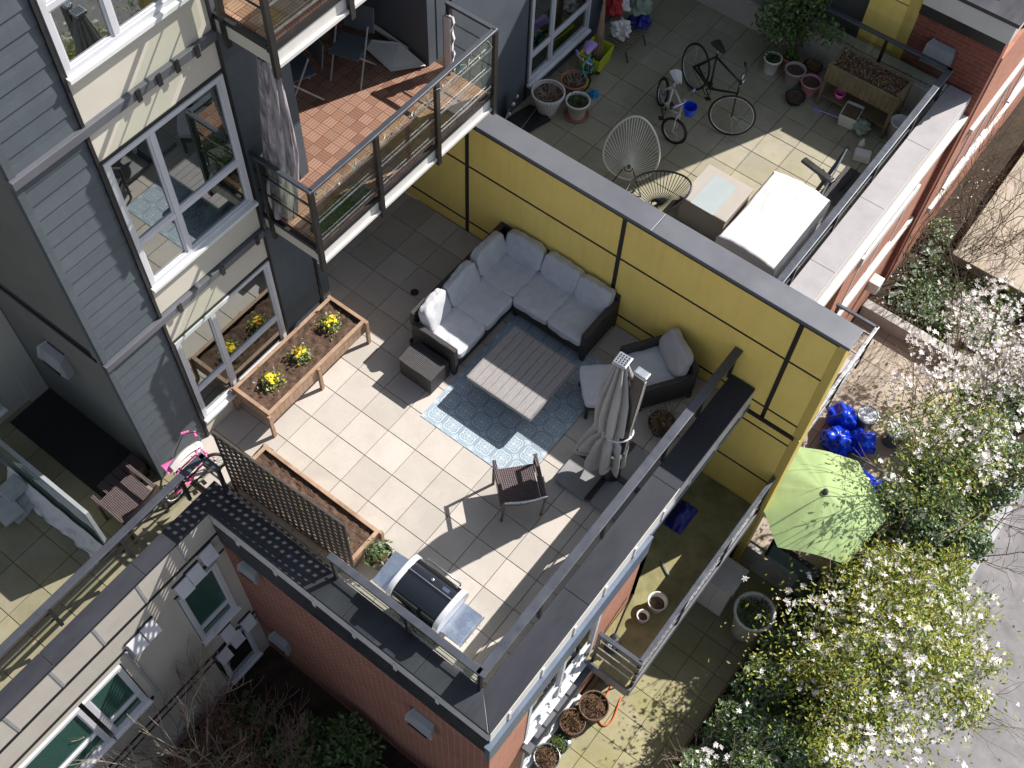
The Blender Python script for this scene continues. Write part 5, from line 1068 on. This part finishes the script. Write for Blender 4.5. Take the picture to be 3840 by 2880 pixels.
# pots in the middle
bigpot('white bucket pot standing at the left of the pot cluster by the wooden planter',(1.67,8.99,Z7),.10,.13,.26,'white_pl',0,'moss',seed=11)
bigpot('terracotta pot with a green bushy plant behind the white bucket pot',(1.86,9.22,Z7),.10,.14,.24,'terracotta',0,'green',seed=12)
bigpot('beige pot with bare soil in the middle of the pot cluster',(2.06,8.98,Z7),.11,.15,.28,'cardboard',0,None,seed=13)
bigpot('dark pot half hidden behind the beige pot',(2.22,9.22,Z7),.10,.14,.26,'black_pl',0,'dry',seed=14)
bigpot('pink pot beside the leg of the wooden planter',(2.36,8.95,Z7),.10,.15,.24,mat('dusty_pink_plastic',(.5,.25,.28),.5,.08),0,None,seed=15)
bigpot('shallow dark bowl of soil in front of the pot cluster',(2.28,8.68,Z7),.12,.14,.09,'black_pl',0,None,seed=16)
# tall bush at the top
bu=thing('leafy_bush','tall bright green leafy bush among the pots at the top edge of the shaded terrace','bush',(1.9,9.45,Z7))
R=random.Random(21); k=MB()
pts=[]
for i in range(26):
    cx,cy,cz=1.75+R.gauss(0,.30),9.3+R.gauss(0,.16),Z7+.3+R.random()*1.1
    pts+=[(cx+R.gauss(0,.09),cy+R.gauss(0,.09),cz+R.gauss(0,.09)) for _ in range(110)]
k.leaves(pts,.075,R,.3,.55,(0,1)); part('foliage',k,['leaf','leaf_dark'],bu)
k=MB()
for i in range(9): k.tube([(1.85,9.25,Z7+.1),(1.8+R.gauss(0,.15),9.3,1.2),(1.75+R.gauss(0,.3),9.3+R.gauss(0,.1),1.9)],.01,5,True,.004)
part('stem',k,'bark',bu)
# wooden trough
P=raised('old greenish wooden planter table full of dry mulch at the far railing','x' and 2.56,3.66,8.84,9.32,1.16,1.46,[(2.58,8.84),(3.65,8.84),(2.58,9.32),(3.65,9.32)],9,m='old_wood',legbot=Z7)
k=MB(); k.box(3.60,3.70,8.90,8.98,1.40,1.47);  part('rim_offcut',k,'old_wood',P)
k=MB(); R=random.Random(31); k.leaves([(2.62+R.random()*.98,8.90+R.random()*.36,1.42+.05*math.sin(PI*R.random())+R.random()*.03) for _ in range(1100)],.045,R,.45,.3,(0,0,0,0,0,0,1)); part('mulch',k,['leaf_dry','cardboard'],P)
k=MB(); k.box(2.6,3.64,8.86,9.30,.86,.88); part('shelf',k,'old_wood',P)
tb=thing('plastic_tub','square white plastic tub full of brown compost in front of the wooden planter','tub',(3.12,8.82,Z7))
k=MB(); tbox(k,(3.12,8.82,Z7),.22,.28,.27,.34,.22,.012,.12); part('body',k,'white_pl',tb)
k=MB(); k.grid(16,16,lambda a,b:tr(3.12,8.82,0,.12)@Vector(((a-.5)*.24,(b-.5)*.31,Z7+.17+.02*mnoise.noise(Vector((a*6,b*6,3)))))); part('soil',k,'leaf_dry',tb)
k=MB(); k.blob((3.34,8.76,Z7+.10),(.13,.11,.10),12,.4,7); solo('soil_sack','pale green plastic soil sack slumped between the tub and planter leg','sack',k,'leaf_grey',(3.34,8.76,Z7))
bk_=thing('bucket','empty white bucket by the railing at the right end of the wooden planter','bucket',(3.80,8.98,Z7)); k=MB(); k.lathe((3.80,8.98,Z7),[(0,.004),(.11,.004),(.14,.30),(.148,.30),(.148,.31),(.13,.31),(.10,.02),(0,.02)],28); part('body',k,'white_pl',bk_,smooth=True)
k=MB(); k.tube([(3.80+.145*math.cos(t),8.98+.05,Z7+.30-.10*math.sin(t)) for t in [PI*i/14 for i in range(15)]],.004,5); part('handle',k,'chrome',bk_)
k=MB(); k.box(-.12,.12,-.09,.09,0,.08,tr(3.62,8.30,Z7,.3)); k.box(-.11,.11,-.08,.08,.081,.11,tr(3.62,8.30,Z7,.3)); solo('white_carton','small white carton lying by the railing below the wooden planter','box',k,'white_pl',(3.62,8.3,Z7),bevel=.006)
k=MB(); k.lathe((3.52,8.45,Z7),[(0,.0),(.045,.0),(.045,.12),(.02,.16),(.02,.19),(0,.19)],16); solo('white_bottle','white plastic bottle standing beside the small white carton','bottle',k,'white_pl',(3.52,8.45,Z7),smooth=True)
k=MB(); k.lathe((2.82,8.98,.88),[(0,0),(.06,0),(.09,.10),(.083,.10),(.055,.01)],20); solo('pink_bowl','pink bowl on the shelf under the wooden planter','bowl',k,'pink',(2.82,8.98,.88),smooth=True)
k=MB(); k.tube([(2.68,8.72,Z7+.02),(2.98,8.76,Z7+.03)],.012,6); k.box(2.60,2.70,8.68,8.75,Z7,Z7+.015); solo('garden_trowel','lilac garden trowel on the pavers under the wooden planter','trowel',k,'lilac',(2.8,8.74,Z7))
# --- street balcony items
def ringpot(label,c,r,h,inn):
    P=thing('plant_pot',label,'pot',c); k=MB(); k.lathe(c,[(0,.004),(r*.8,.004),(r,h),(r+.008,h),(r+.008,h+.01),(r-.01,h+.01),(r*.76,.02)],32); part('pot_wall',k,'white_pl' if 'white' in label else 'zinc',P,smooth=True)
    k=MB(); k.grid(20,4,lambda a,b:(c[0]+r*.82*b*math.cos(2*PI*a),c[1]+r*.82*b*math.sin(2*PI*a),c[2]+h*.5+.01*mnoise.noise(Vector((a*9,b*5,1))))); part('soil',k,inn,P)
ringpot('larger white rimmed pot of yellow moss on the mossy street balcony',(4.77,1.93,-2.2),.135,.22,'leaf_lime' if 0 else 'soil'); ringpot('smaller white rimmed pot touching the larger one on the street balcony',(4.72,1.66,-2.2),.085,.15,'soil')
sc=thing('garden_sprayer','thin black long handled sprayer lying by the brick pier on the street balcony','sprayer',(4.55,1.25,-2.2))
k=MB(); k.tube([(4.47,1.72,-1.75),(4.50,1.5,-1.85),(4.56,1.22,-2.05)],.014,7); part('wand',k,'black_pl',sc); k=MB(); k.blob((4.60,1.08,-2.08),(.10,.12,.10),10,.35,4); part('tank',k,'black_pl',sc)
k=MB(); k.tube([(4.44,1.6,-1.7),(4.43,1.2,-2.0),(4.47,.9,-2.18)],.005,5); part('hose',k,'black_pl',sc)
k=MB(); k.grid(24,16,lambda a,b:(4.15+.30*a,3.05+.50*b,-2.18+.22*math.sin(PI*a)*math.sin(PI*b)+.07*mnoise.noise(Vector((a*4,b*5,1))))); solo('blue_tarpaulin','crumpled deep blue tarpaulin in the shade of the street balcony','tarpaulin',k,'deepblue',(4.3,3.3,-2.2),smooth=True)
k=MB(); k.bar((4.45,2.55,-2.17),(4.68,2.42,-2.17),.02); solo('short_stick','short pale stick on the dark floor of the street balcony','stick',k,'zinc',(4.56,2.5,-2.2))
# --- ground patio items
GZ=-4.45
bigpot('brown clay pot of dry leaves by the street wall, larger of the touching pair',(4.72,.82,GZ),.17,.22,.34,'clay_brown',0,'dry',seed=41)
bigpot('brown clay pot of dry leaves, smaller of the touching pair',(4.60,.44,GZ),.15,.19,.30,'clay_brown',0,'dry',seed=42)
bigpot('grey rimmed pot of bare sticks under the balcony corner rail',(4.60,1.40,GZ),.13,.17,.42,'zinc',0,'twigs',seed=43)
bigpot('white wire rimmed pot of withered leaves at the bottom edge, below the clay pair',(4.60,-.20,GZ),.15,.19,.26,'zinc',0,'dry',seed=44)
bigpot('trailing green houseplant by the wall between the silver can and the clay pots',(4.62,.06,GZ),.11,.14,.2,'black_pl',0,'green',seed=45)
k=MB(); k.lathe((4.70,.17,GZ),[(0,0),(.07,0),(.08,.16),(.06,.18),(0,.18)],20); solo('metal_can','small shiny metal can between the trailing houseplant and clay pots','can',k,'silver',(4.70,.17,GZ),smooth=True)
k=MB(); pts=[(4.86,1.56,-3.9),(4.88,1.46,-4.43),(4.98,1.15,-4.43),(5.04,.9,-4.43),(5.0,.76,-4.43),(4.9,.76,-4.43),(4.80,.86,-4.43),(4.76,1.05,-4.43),(4.74,1.25,-4.43),(4.72,1.35,-4.43)]
q=[]
for i in range(len(pts)-1):
    for t in range(6):
        p0,p1,p2,p3=[Vector(pts[max(0,min(len(pts)-1,j))]) for j in (i-1,i,i+1,i+2)]; t_=t/6
        q.append(.5*((2*p1)+(-p0+p2)*t_+(2*p0-5*p1+4*p2-p3)*t_*t_+(-p0+3*p1-3*p2+p3)*t_**3))
k.tube(q,.012,7); solo('garden_hose','orange garden hose looped on the mossy ground patio','hose',k,'orange',(4.9,1.1,GZ),smooth=True)
cb_=thing('storage_cabinet','tall grey two door storage cabinet with a mossy top against the yellow wall','cabinet',(5.22,3.52,GZ))
k=MB(); k.box(4.98,5.46,3.30,3.76,GZ,-3.44); part('body',k,'greige',cb_,bevel=.01); k=MB(); k.box(4.96,5.48,3.27,3.78,-3.44,-3.40); part('top',k,'concrete',cb_,bevel=.008)
for (a,b) in ((4.99,5.215),(5.225,5.45)): k=MB(); k.box(a,b,3.285,3.30,GZ+.04,-3.47); part('door',k,'fascia',cb_)
bp=thing('large_planter','very large tapered white planter with dark green foliage beside the cabinet','planter',(5.88,3.36,GZ))
k=MB(); k.lathe((5.88,3.36,GZ),[(0,.0),(.20,.0),(.30,.8),(.33,.83),(.30,.85),(.27,.80),(.2,.4)],40); part('pot',k,'white_pl',bp,smooth=True)
k=MB(); R=random.Random(51); k.leaves([(5.88+.25*math.sqrt(R.random())*math.cos(t),3.36+.25*R.random()*math.sin(t),GZ+.78+abs(R.gauss(0,.06))) for t in [R.uniform(0,6.28) for _ in range(700)]],.06,R,.3,.4,(0,0,1)); part('foliage',k,['leaf_dark','leaf'],bp)
gu=thing('patio_umbrella','open pale lime green six sided patio umbrella beside the end of the yellow wall','umbrella',(5.72,4.82,-3.75))
k=MB(); C0=Vector((5.78,4.80,-1.9)); R0=1.0; n=6; ang0=.40
def gcan(a,b,o=0):
    t=2*PI*a+ang0; seg=2*PI/n; ph=((t-ang0)%seg)-seg/2; rr=R0*math.cos(seg/2)/math.cos(ph)*b
    return (C0.x+rr*math.cos(t),C0.y+rr*math.sin(t)*1.0,C0.z-.34*b**1.25-.03*b*math.cos(ph/seg*2*PI)*-1+o)
k.grid(96,14,gcan); k.grid(96,14,lambda a,b:gcan(1-a,b,-.006)); part('canopy',k,'green_cloth',gu,smooth=True)
k=MB(); k.lathe((C0.x,C0.y,C0.z-.02),[(.05,0),(.045,.05),(.0,.07)],16); part('finial',k,'black_pl',gu)
k=MB(); k.tube([(C0.x,C0.y,-3.75),(C0.x,C0.y,C0.z)],.022,8); part('pole',k,'black_pl',gu)
for i in range(6):
    t=ang0+2*PI*i/6; k=MB(); k.tube([(C0.x,C0.y,C0.z-.03),(C0.x+R0*.98*math.cos(t),C0.y+R0*.98*math.sin(t),C0.z-.37)],.008,5); part('rib',k,'zinc',gu)
for i,(x,y,rx,ry,rz) in enumerate(((5.28,7.12,.26,.2,.26),(5.42,6.72,.26,.22,.22),(5.76,6.95,.22,.2,.24))):
    k=MB(); k.blob((x,y,-3.75+rz*.9),(rx,ry,rz),20,.2,i*4+2); solo('plastic_sack','shiny royal blue plastic sack on the buff patio, '+('nearest the balcony rail','half under the green umbrella','between the two round lidded bins')[i],'sack',k,'blue',(x,y,-3.75),smooth=True,group='blue sacks by the green umbrella')
k=MB(); k.grid(30,24,lambda a,b:(5.55+.95*a,6.0+.62*b,-3.70+.24*math.sin(PI*b)*(.6+.4*math.sin(PI*a))+.06*mnoise.noise(Vector((a*5,b*6,4))))); solo('blue_tarpaulin','deep blue tarpaulin spread in shade between the green umbrella and the sacks','tarpaulin',k,'blue',(6.0,6.3,-3.75),smooth=True)
for i,(x,y) in enumerate(((5.60,7.38),(6.12,7.42))):
    c=thing('lidded_bin','round galvanised bin with flat lid, '+('nearer the balcony rail','nearer the magnolia')[i],'bin',(x,y,-3.75)); k=MB(); k.lathe((x,y,-3.75),[(0,0),(.15,0),(.17,.36)],24); part('body',k,'zinc',c,smooth=True); k=MB(); k.lathe((x,y,-3.39),[(.185,-.02),(.185,.015),(.17,.02),(.15,.012),(0,.012)],28); part('lid',k,'zinc',c)
k=MB(); k.box(4.42,4.62,8.85,9.08,-2.45,-2.2); solo('wall_box','white utility box fixed on the far street brick wall','box',k,'white_pl',(4.5,8.95,-2.45),bevel=.02)

# things standing on the inner sills
k=MB(); k.box(-1.12,-.93,-.42,-.12,3.28,3.36,tr(0,0,0)); k.box(-1.10,-.95,-.36,-.22,3.36,3.42); solo('red_box','red and orange box standing inside the middle window on its sill','box',k,mat('red_orange_card',(.65,.12,.06),.6,.25,9,col2=(.8,.4,.12)),(-1.02,-.27,3.28),bevel=.01)
k=MB(); R=random.Random(61); k.leaves([(-1.0+R.gauss(0,.04),.28+R.gauss(0,.07),3.34+abs(R.gauss(0,.05))) for _ in range(260)],.06,R,.3,.4); solo('house_plant','small green houseplant inside the middle window, right of the red box','plant',k,'leaf',(-1.0,.28,3.26))
k=MB(); k.box(-.99,-.96,.42,.80,3.26,3.44); solo('green_folder','pale green folder standing inside the middle window','folder',k,mat('mint_card',(.35,.6,.48),.6,.05),(-.97,.6,3.26))
# ================================================================ VEGETATION
def branches(mb,p,d_,L,r,depth,R,tips,spread=.55,n=3,up=.25,curl=.15,minr=.003,seg=3):
    pts=[Vector(p)]; dd=Vector(d_).normalized()
    for i in range(seg):
        dd=(dd+Vector((R.gauss(0,curl),R.gauss(0,curl),R.gauss(0,curl)+up*.25))).normalized(); pts.append(pts[-1]+dd*L/seg)
    mb.tube(pts,r,5 if r<.02 else 8,False,max(minr,r*.62))
    if depth==0: tips.append((pts[-1],dd)); return
    for k in range(n):
        a=R.uniform(0,2*PI); x,y,_=frame_of(dd); s_=spread*R.uniform(.6,1.3); nd=(dd*math.cos(s_)+(x*math.cos(a)+y*math.sin(a))*math.sin(s_))
        q=pts[-1] if k==0 else pts[R.randint(1,seg)]
        branches(mb,q,nd,L*R.uniform(.62,.85),max(minr,r*.6),depth-1,R,tips,spread,n,up,curl,minr,seg)
    tips.append((pts[-1],dd))
def flower(mb,p,R,s=.045):
    n=R.randint(6,9); ax=Vector((R.gauss(0,.5),R.gauss(0,.5),1)).normalized(); x,y,_=frame_of(ax); t0=R.random()*6
    for i in range(n):
        t=t0+2*PI*i/n+R.gauss(0,.12); d_=(x*math.cos(t)+y*math.sin(t)); w_=ax.cross(d_)*s*.24; L=s*R.uniform(.8,1.25); e=ax*L*R.uniform(-.15,.5); c=Vector(p)
        mb.add([c,c+d_*L*.55+w_+e*.6,c+d_*L+e,c+d_*L*.55-w_+e*.6],[(0,1,2,3)])
def magnolia(label,base,crown,rad,R,nfl,nleaf,leafm,depth=4,lim=1.0):
    T=thing('magnolia_tree',label,'tree',base); b=Vector(base); mb=MB(); tips=[]
    for i in range(5):
        a=2*PI*i/5+R.random(); tgt=Vector(crown)+Vector((math.cos(a)*rad[0]*.55,math.sin(a)*rad[1]*.55,0)); d_=(tgt-b); branches(mb,b+Vector((math.cos(a)*.06,math.sin(a)*.06,0)),d_,d_.length*.55,.024,depth,R,tips,.45,3,.2,.10,.0024)
    part('trunk',mb,'bark',T)
    C=Vector(crown)
    def inside(p,f=1.0): q=p-C; return (q.x/rad[0])**2+(q.y/rad[1])**2+(q.z/rad[2])**2<f*f
    tp=[t for t in tips if inside(t[0],1.25)]
    fm=MB(); k=0
    pos=[]; hubs=[(R.choice(tp)[0] if tp and R.random()<.75 else C+Vector((R.gauss(0,.42)*rad[0],R.gauss(0,.42)*rad[1],abs(R.gauss(0,.4))*rad[2]))) for _ in range(max(6,nfl//11))]
    while k<nfl:
        if R.random()<.8: p=R.choice(hubs)+Vector((R.gauss(0,.085),R.gauss(0,.085),R.gauss(0,.07)))
        else:
            p=C+Vector((R.gauss(0,.45)*rad[0],R.gauss(0,.45)*rad[1],abs(R.gauss(0,.5))*rad[2]))
        flower(fm,p,R,.043*R.uniform(.45,1.35)); k+=1; pos.append(p)
    part('blossom',fm,'petal',T)
    if nleaf:
        lm=MB(); pts=[]
        for _ in range(nleaf):
            p=(R.choice(tp)[0] if R.random()<.6 and tp else C+Vector((R.gauss(0,.42)*rad[0],R.gauss(0,.42)*rad[1],R.gauss(0,.4)*rad[2]))); pts.append(p+Vector((R.gauss(0,.11),R.gauss(0,.11),R.gauss(0,.09))))
        lm.leaves(pts,.072,R,.5,.42,(0,0,1)); part('foliage',lm,leafm,T)
    return T
R=random.Random(77)
magnolia('white star magnolia with bare twigs over the low concrete garden wall',(6.9,8.9,-4.3),(6.75,8.4,-2.3),(1.15,1.9,.7),R,1500,900,['leaf','leaf_lime'],4)
magnolia('white magnolia flushed with lime green new leaves, hanging over kerb and road',(7.7,3.9,-4.6),(7.62,3.45,-2.65),(1.35,1.6,.6),random.Random(5),2600,30000,['leaf_lime','leaf'],4)
magnolia('sparse magnolia branches with scattered white stars over the lime green umbrella',(7.3,6.9,-4.5),(6.9,6.3,-1.5),(.85,1.1,.45),random.Random(15),240,3200,['leaf','leaf_lime'],3)
magnolia('small pale magnolia sapling at the bottom edge beside the dark hedge',(6.9,.6,-4.6),(6.75,.45,-2.9),(.45,.5,.4),random.Random(9),70,60,['leaf_lime','leaf'],3)
def hedge(name,label,x0,x1,y0,y1,z0,hz,n,mats_,seed,size=.07,rough=.35):
    R=random.Random(seed); mb=MB(); pts=[]
    H=[(R.uniform(x0,x1),R.uniform(y0,y1),R.uniform(.16,.42),R.uniform(.6,1.1)) for _ in range(int((x1-x0)*(y1-y0)*6)+4)]
    while len(pts)<n:
        c=R.choice(H); t=R.uniform(0,2*PI); u_=R.random(); q=c[2]*R.uniform(.75,1.05); ph=math.acos(u_)
        p=(c[0]+q*math.sin(ph)*math.cos(t),c[1]+q*math.sin(ph)*math.sin(t),z0+hz*c[3]-c[2]+q*math.cos(ph))
        if x0-.2<p[0]<x1+.15 and y0-.2<p[1]<y1+.2: pts.append(p)
    mb.leaves(pts,size*1.15,R,.55,.5,(0,1,1,2)); mb.leaves([(R.uniform(x0,x1),R.uniform(y0,y1),z0+hz*R.uniform(.35,.62)) for _ in range(int((x1-x0)*(y1-y0)*260))],.16,R,.5,.7,(0,))
    o=thing(name,label,'hedge' if 'hedge' in name else 'shrub',((x0+x1)/2,(y0+y1)/2,z0)); part('foliage',mb,mats_,o)
    k=MB()
    for c in H[:60]:
        k.tube([(c[0]*.7+.3*(x0+x1)/2,c[1],z0-.05),(c[0],c[1],z0+hz*c[3]*.5),(c[0]+R.gauss(0,.1),c[1]+R.gauss(0,.1),z0+hz*c[3]-.1)],.012,5,False,.005)
    part('stem',k,'bark',o); return o
hedge('evergreen_hedge','dense dark evergreen hedge between the mossy ground patio and the kerb',6.4,8.05,-.9,3.7,-4.6,1.75,38000,['leaf_dark','leaf','leaf_grey'],1)  # pale grey leaves mixed in stand for bright highlights on the hedge
hedge('evergreen_hedge','glossy evergreen hedge beside the lime green umbrella, under the magnolias',6.6,8.05,3.7,8.6,-4.55,1.9,36000,['leaf','leaf_dark','leaf_grey'],2,.065)  # grey leaf share paints the sheen of sun on the leaves
hedge('silvery_shrub','silvery green shrub tangle beyond the concrete garden wall',4.7,6.6,9.8,12.0,-4.0,.8,5000,['leaf_grey','leaf','leaf_dark'],3,.06)
hedge('low_shrub','low yellow green shrub at the bottom edge beside the ground patio border',5.9,6.5,-1.2,.6,-4.6,.45,2200,['leaf_dry','leaf_lime','leaf_dark'],4,.06)
hedge('courtyard_shrub','dark evergreen shrub mass at the foot of the courtyard brick wall',1.6,4.4,-2.7,-1.75,-4.55,.9,3800,['leaf_dark','leaf_dark','leaf'],5,.08)
hedge('courtyard_shrub','dark undergrowth in the courtyard below the rendered wing windows',.4,1.5,-4.4,-2.3,-4.55,.6,1800,['leaf_dark','leaf_dark','leaf_dry'],6,.07)
def bare(label,base,h,seed,m='bark_pale',n=6,depth=4,lean=(0,0),r=.03,spread=.5,rad=1):
    R=random.Random(seed); T=thing('bare_shrub',label,'shrub',base); mb=MB(); tips=[]
    for i in range(n):
        a=2*PI*i/n+R.random()*.6; branches(mb,Vector(base)+Vector((.05*math.cos(a),.05*math.sin(a),0)),(math.cos(a)*.45*rad+lean[0],math.sin(a)*.45*rad+lean[1],1),h*.46,r*.62,depth,R,tips,spread*.75,3,.5,.06,.0026)
    part('branches',mb,m,T); 
    return T
bare('bare pale twigged shrub in the courtyard in front of the rendered wing, largest of them',(.75,-3.35,-4.5),2.5,11,n=4,depth=4,r=.034)
bare('bare reddish twigged shrub close to the green glazed windows',(.75,-3.75,-4.5),1.9,12,'bark_red',6,4,r=.018)
bare('bare reddish thicket in the dark courtyard between pale shrub and brick wall',(1.5,-3.1,-4.5),2.1,22,'bark_red',7,4,r=.018)
bare('bare slender grey shrub in the dark corner by the courtyard brick wall',(1.35,-2.5,-4.5),1.9,13,'bark',3,3,r=.022)
bare('bare crooked shrub at the bottom edge before the courtyard brick wall',(1.9,-2.75,-4.5),1.6,14,'bark',3,3,(.1,.1),.024)
bare('bare brown thicket against the far street brick wall',(5.0,10.6,-4.0),2.6,15,'bark',7,4,(-.05,.0),.02,.6,1.3)
bare('bare brown thicket beside the far brick wing, higher up the street',(5.2,12.4,-4.0),2.6,16,'bark',6,4,(.1,0),.02,.6,1.3)
bare('pale bare sapling at the bottom edge in front of the dark hedge',(6.75,.9,-4.55),1.7,17,'bark_pale',5,3,r=.02)
bare('bare orange brown shrub over the kerb at the right edge of the picture',(8.25,6.9,-4.6),2.3,18,'bark_red',4,3,(.1,-.05),.018,.6)
# fallen petals and leaf litter: uncountable scatter on the soil
R=random.Random(99); k=MB(); k.leaves([(R.uniform(4.5,8.0),R.uniform(9.6,14),-3.585+R.random()*.02) for _ in range(1800)]+[(R.uniform(6.15,6.6),R.uniform(-1.5,7),-4.48 if 0 else (-4.6 if _%2 else -4.59)) for _ in range(900)],.045,R,.8,.5,(0,1,1)); struct('leaf_litter',k,['petal','leaf_dry'],'stuff')
# planting bed border board between patio and hedge
k=MB(); k.box(6.12,6.16,-3,4.4,-4.62,-4.40); solo('border_edging','thin dark edging board between the mossy ground patio and the hedge','edging',k,'old_wood',(6.14,.7,-4.62))
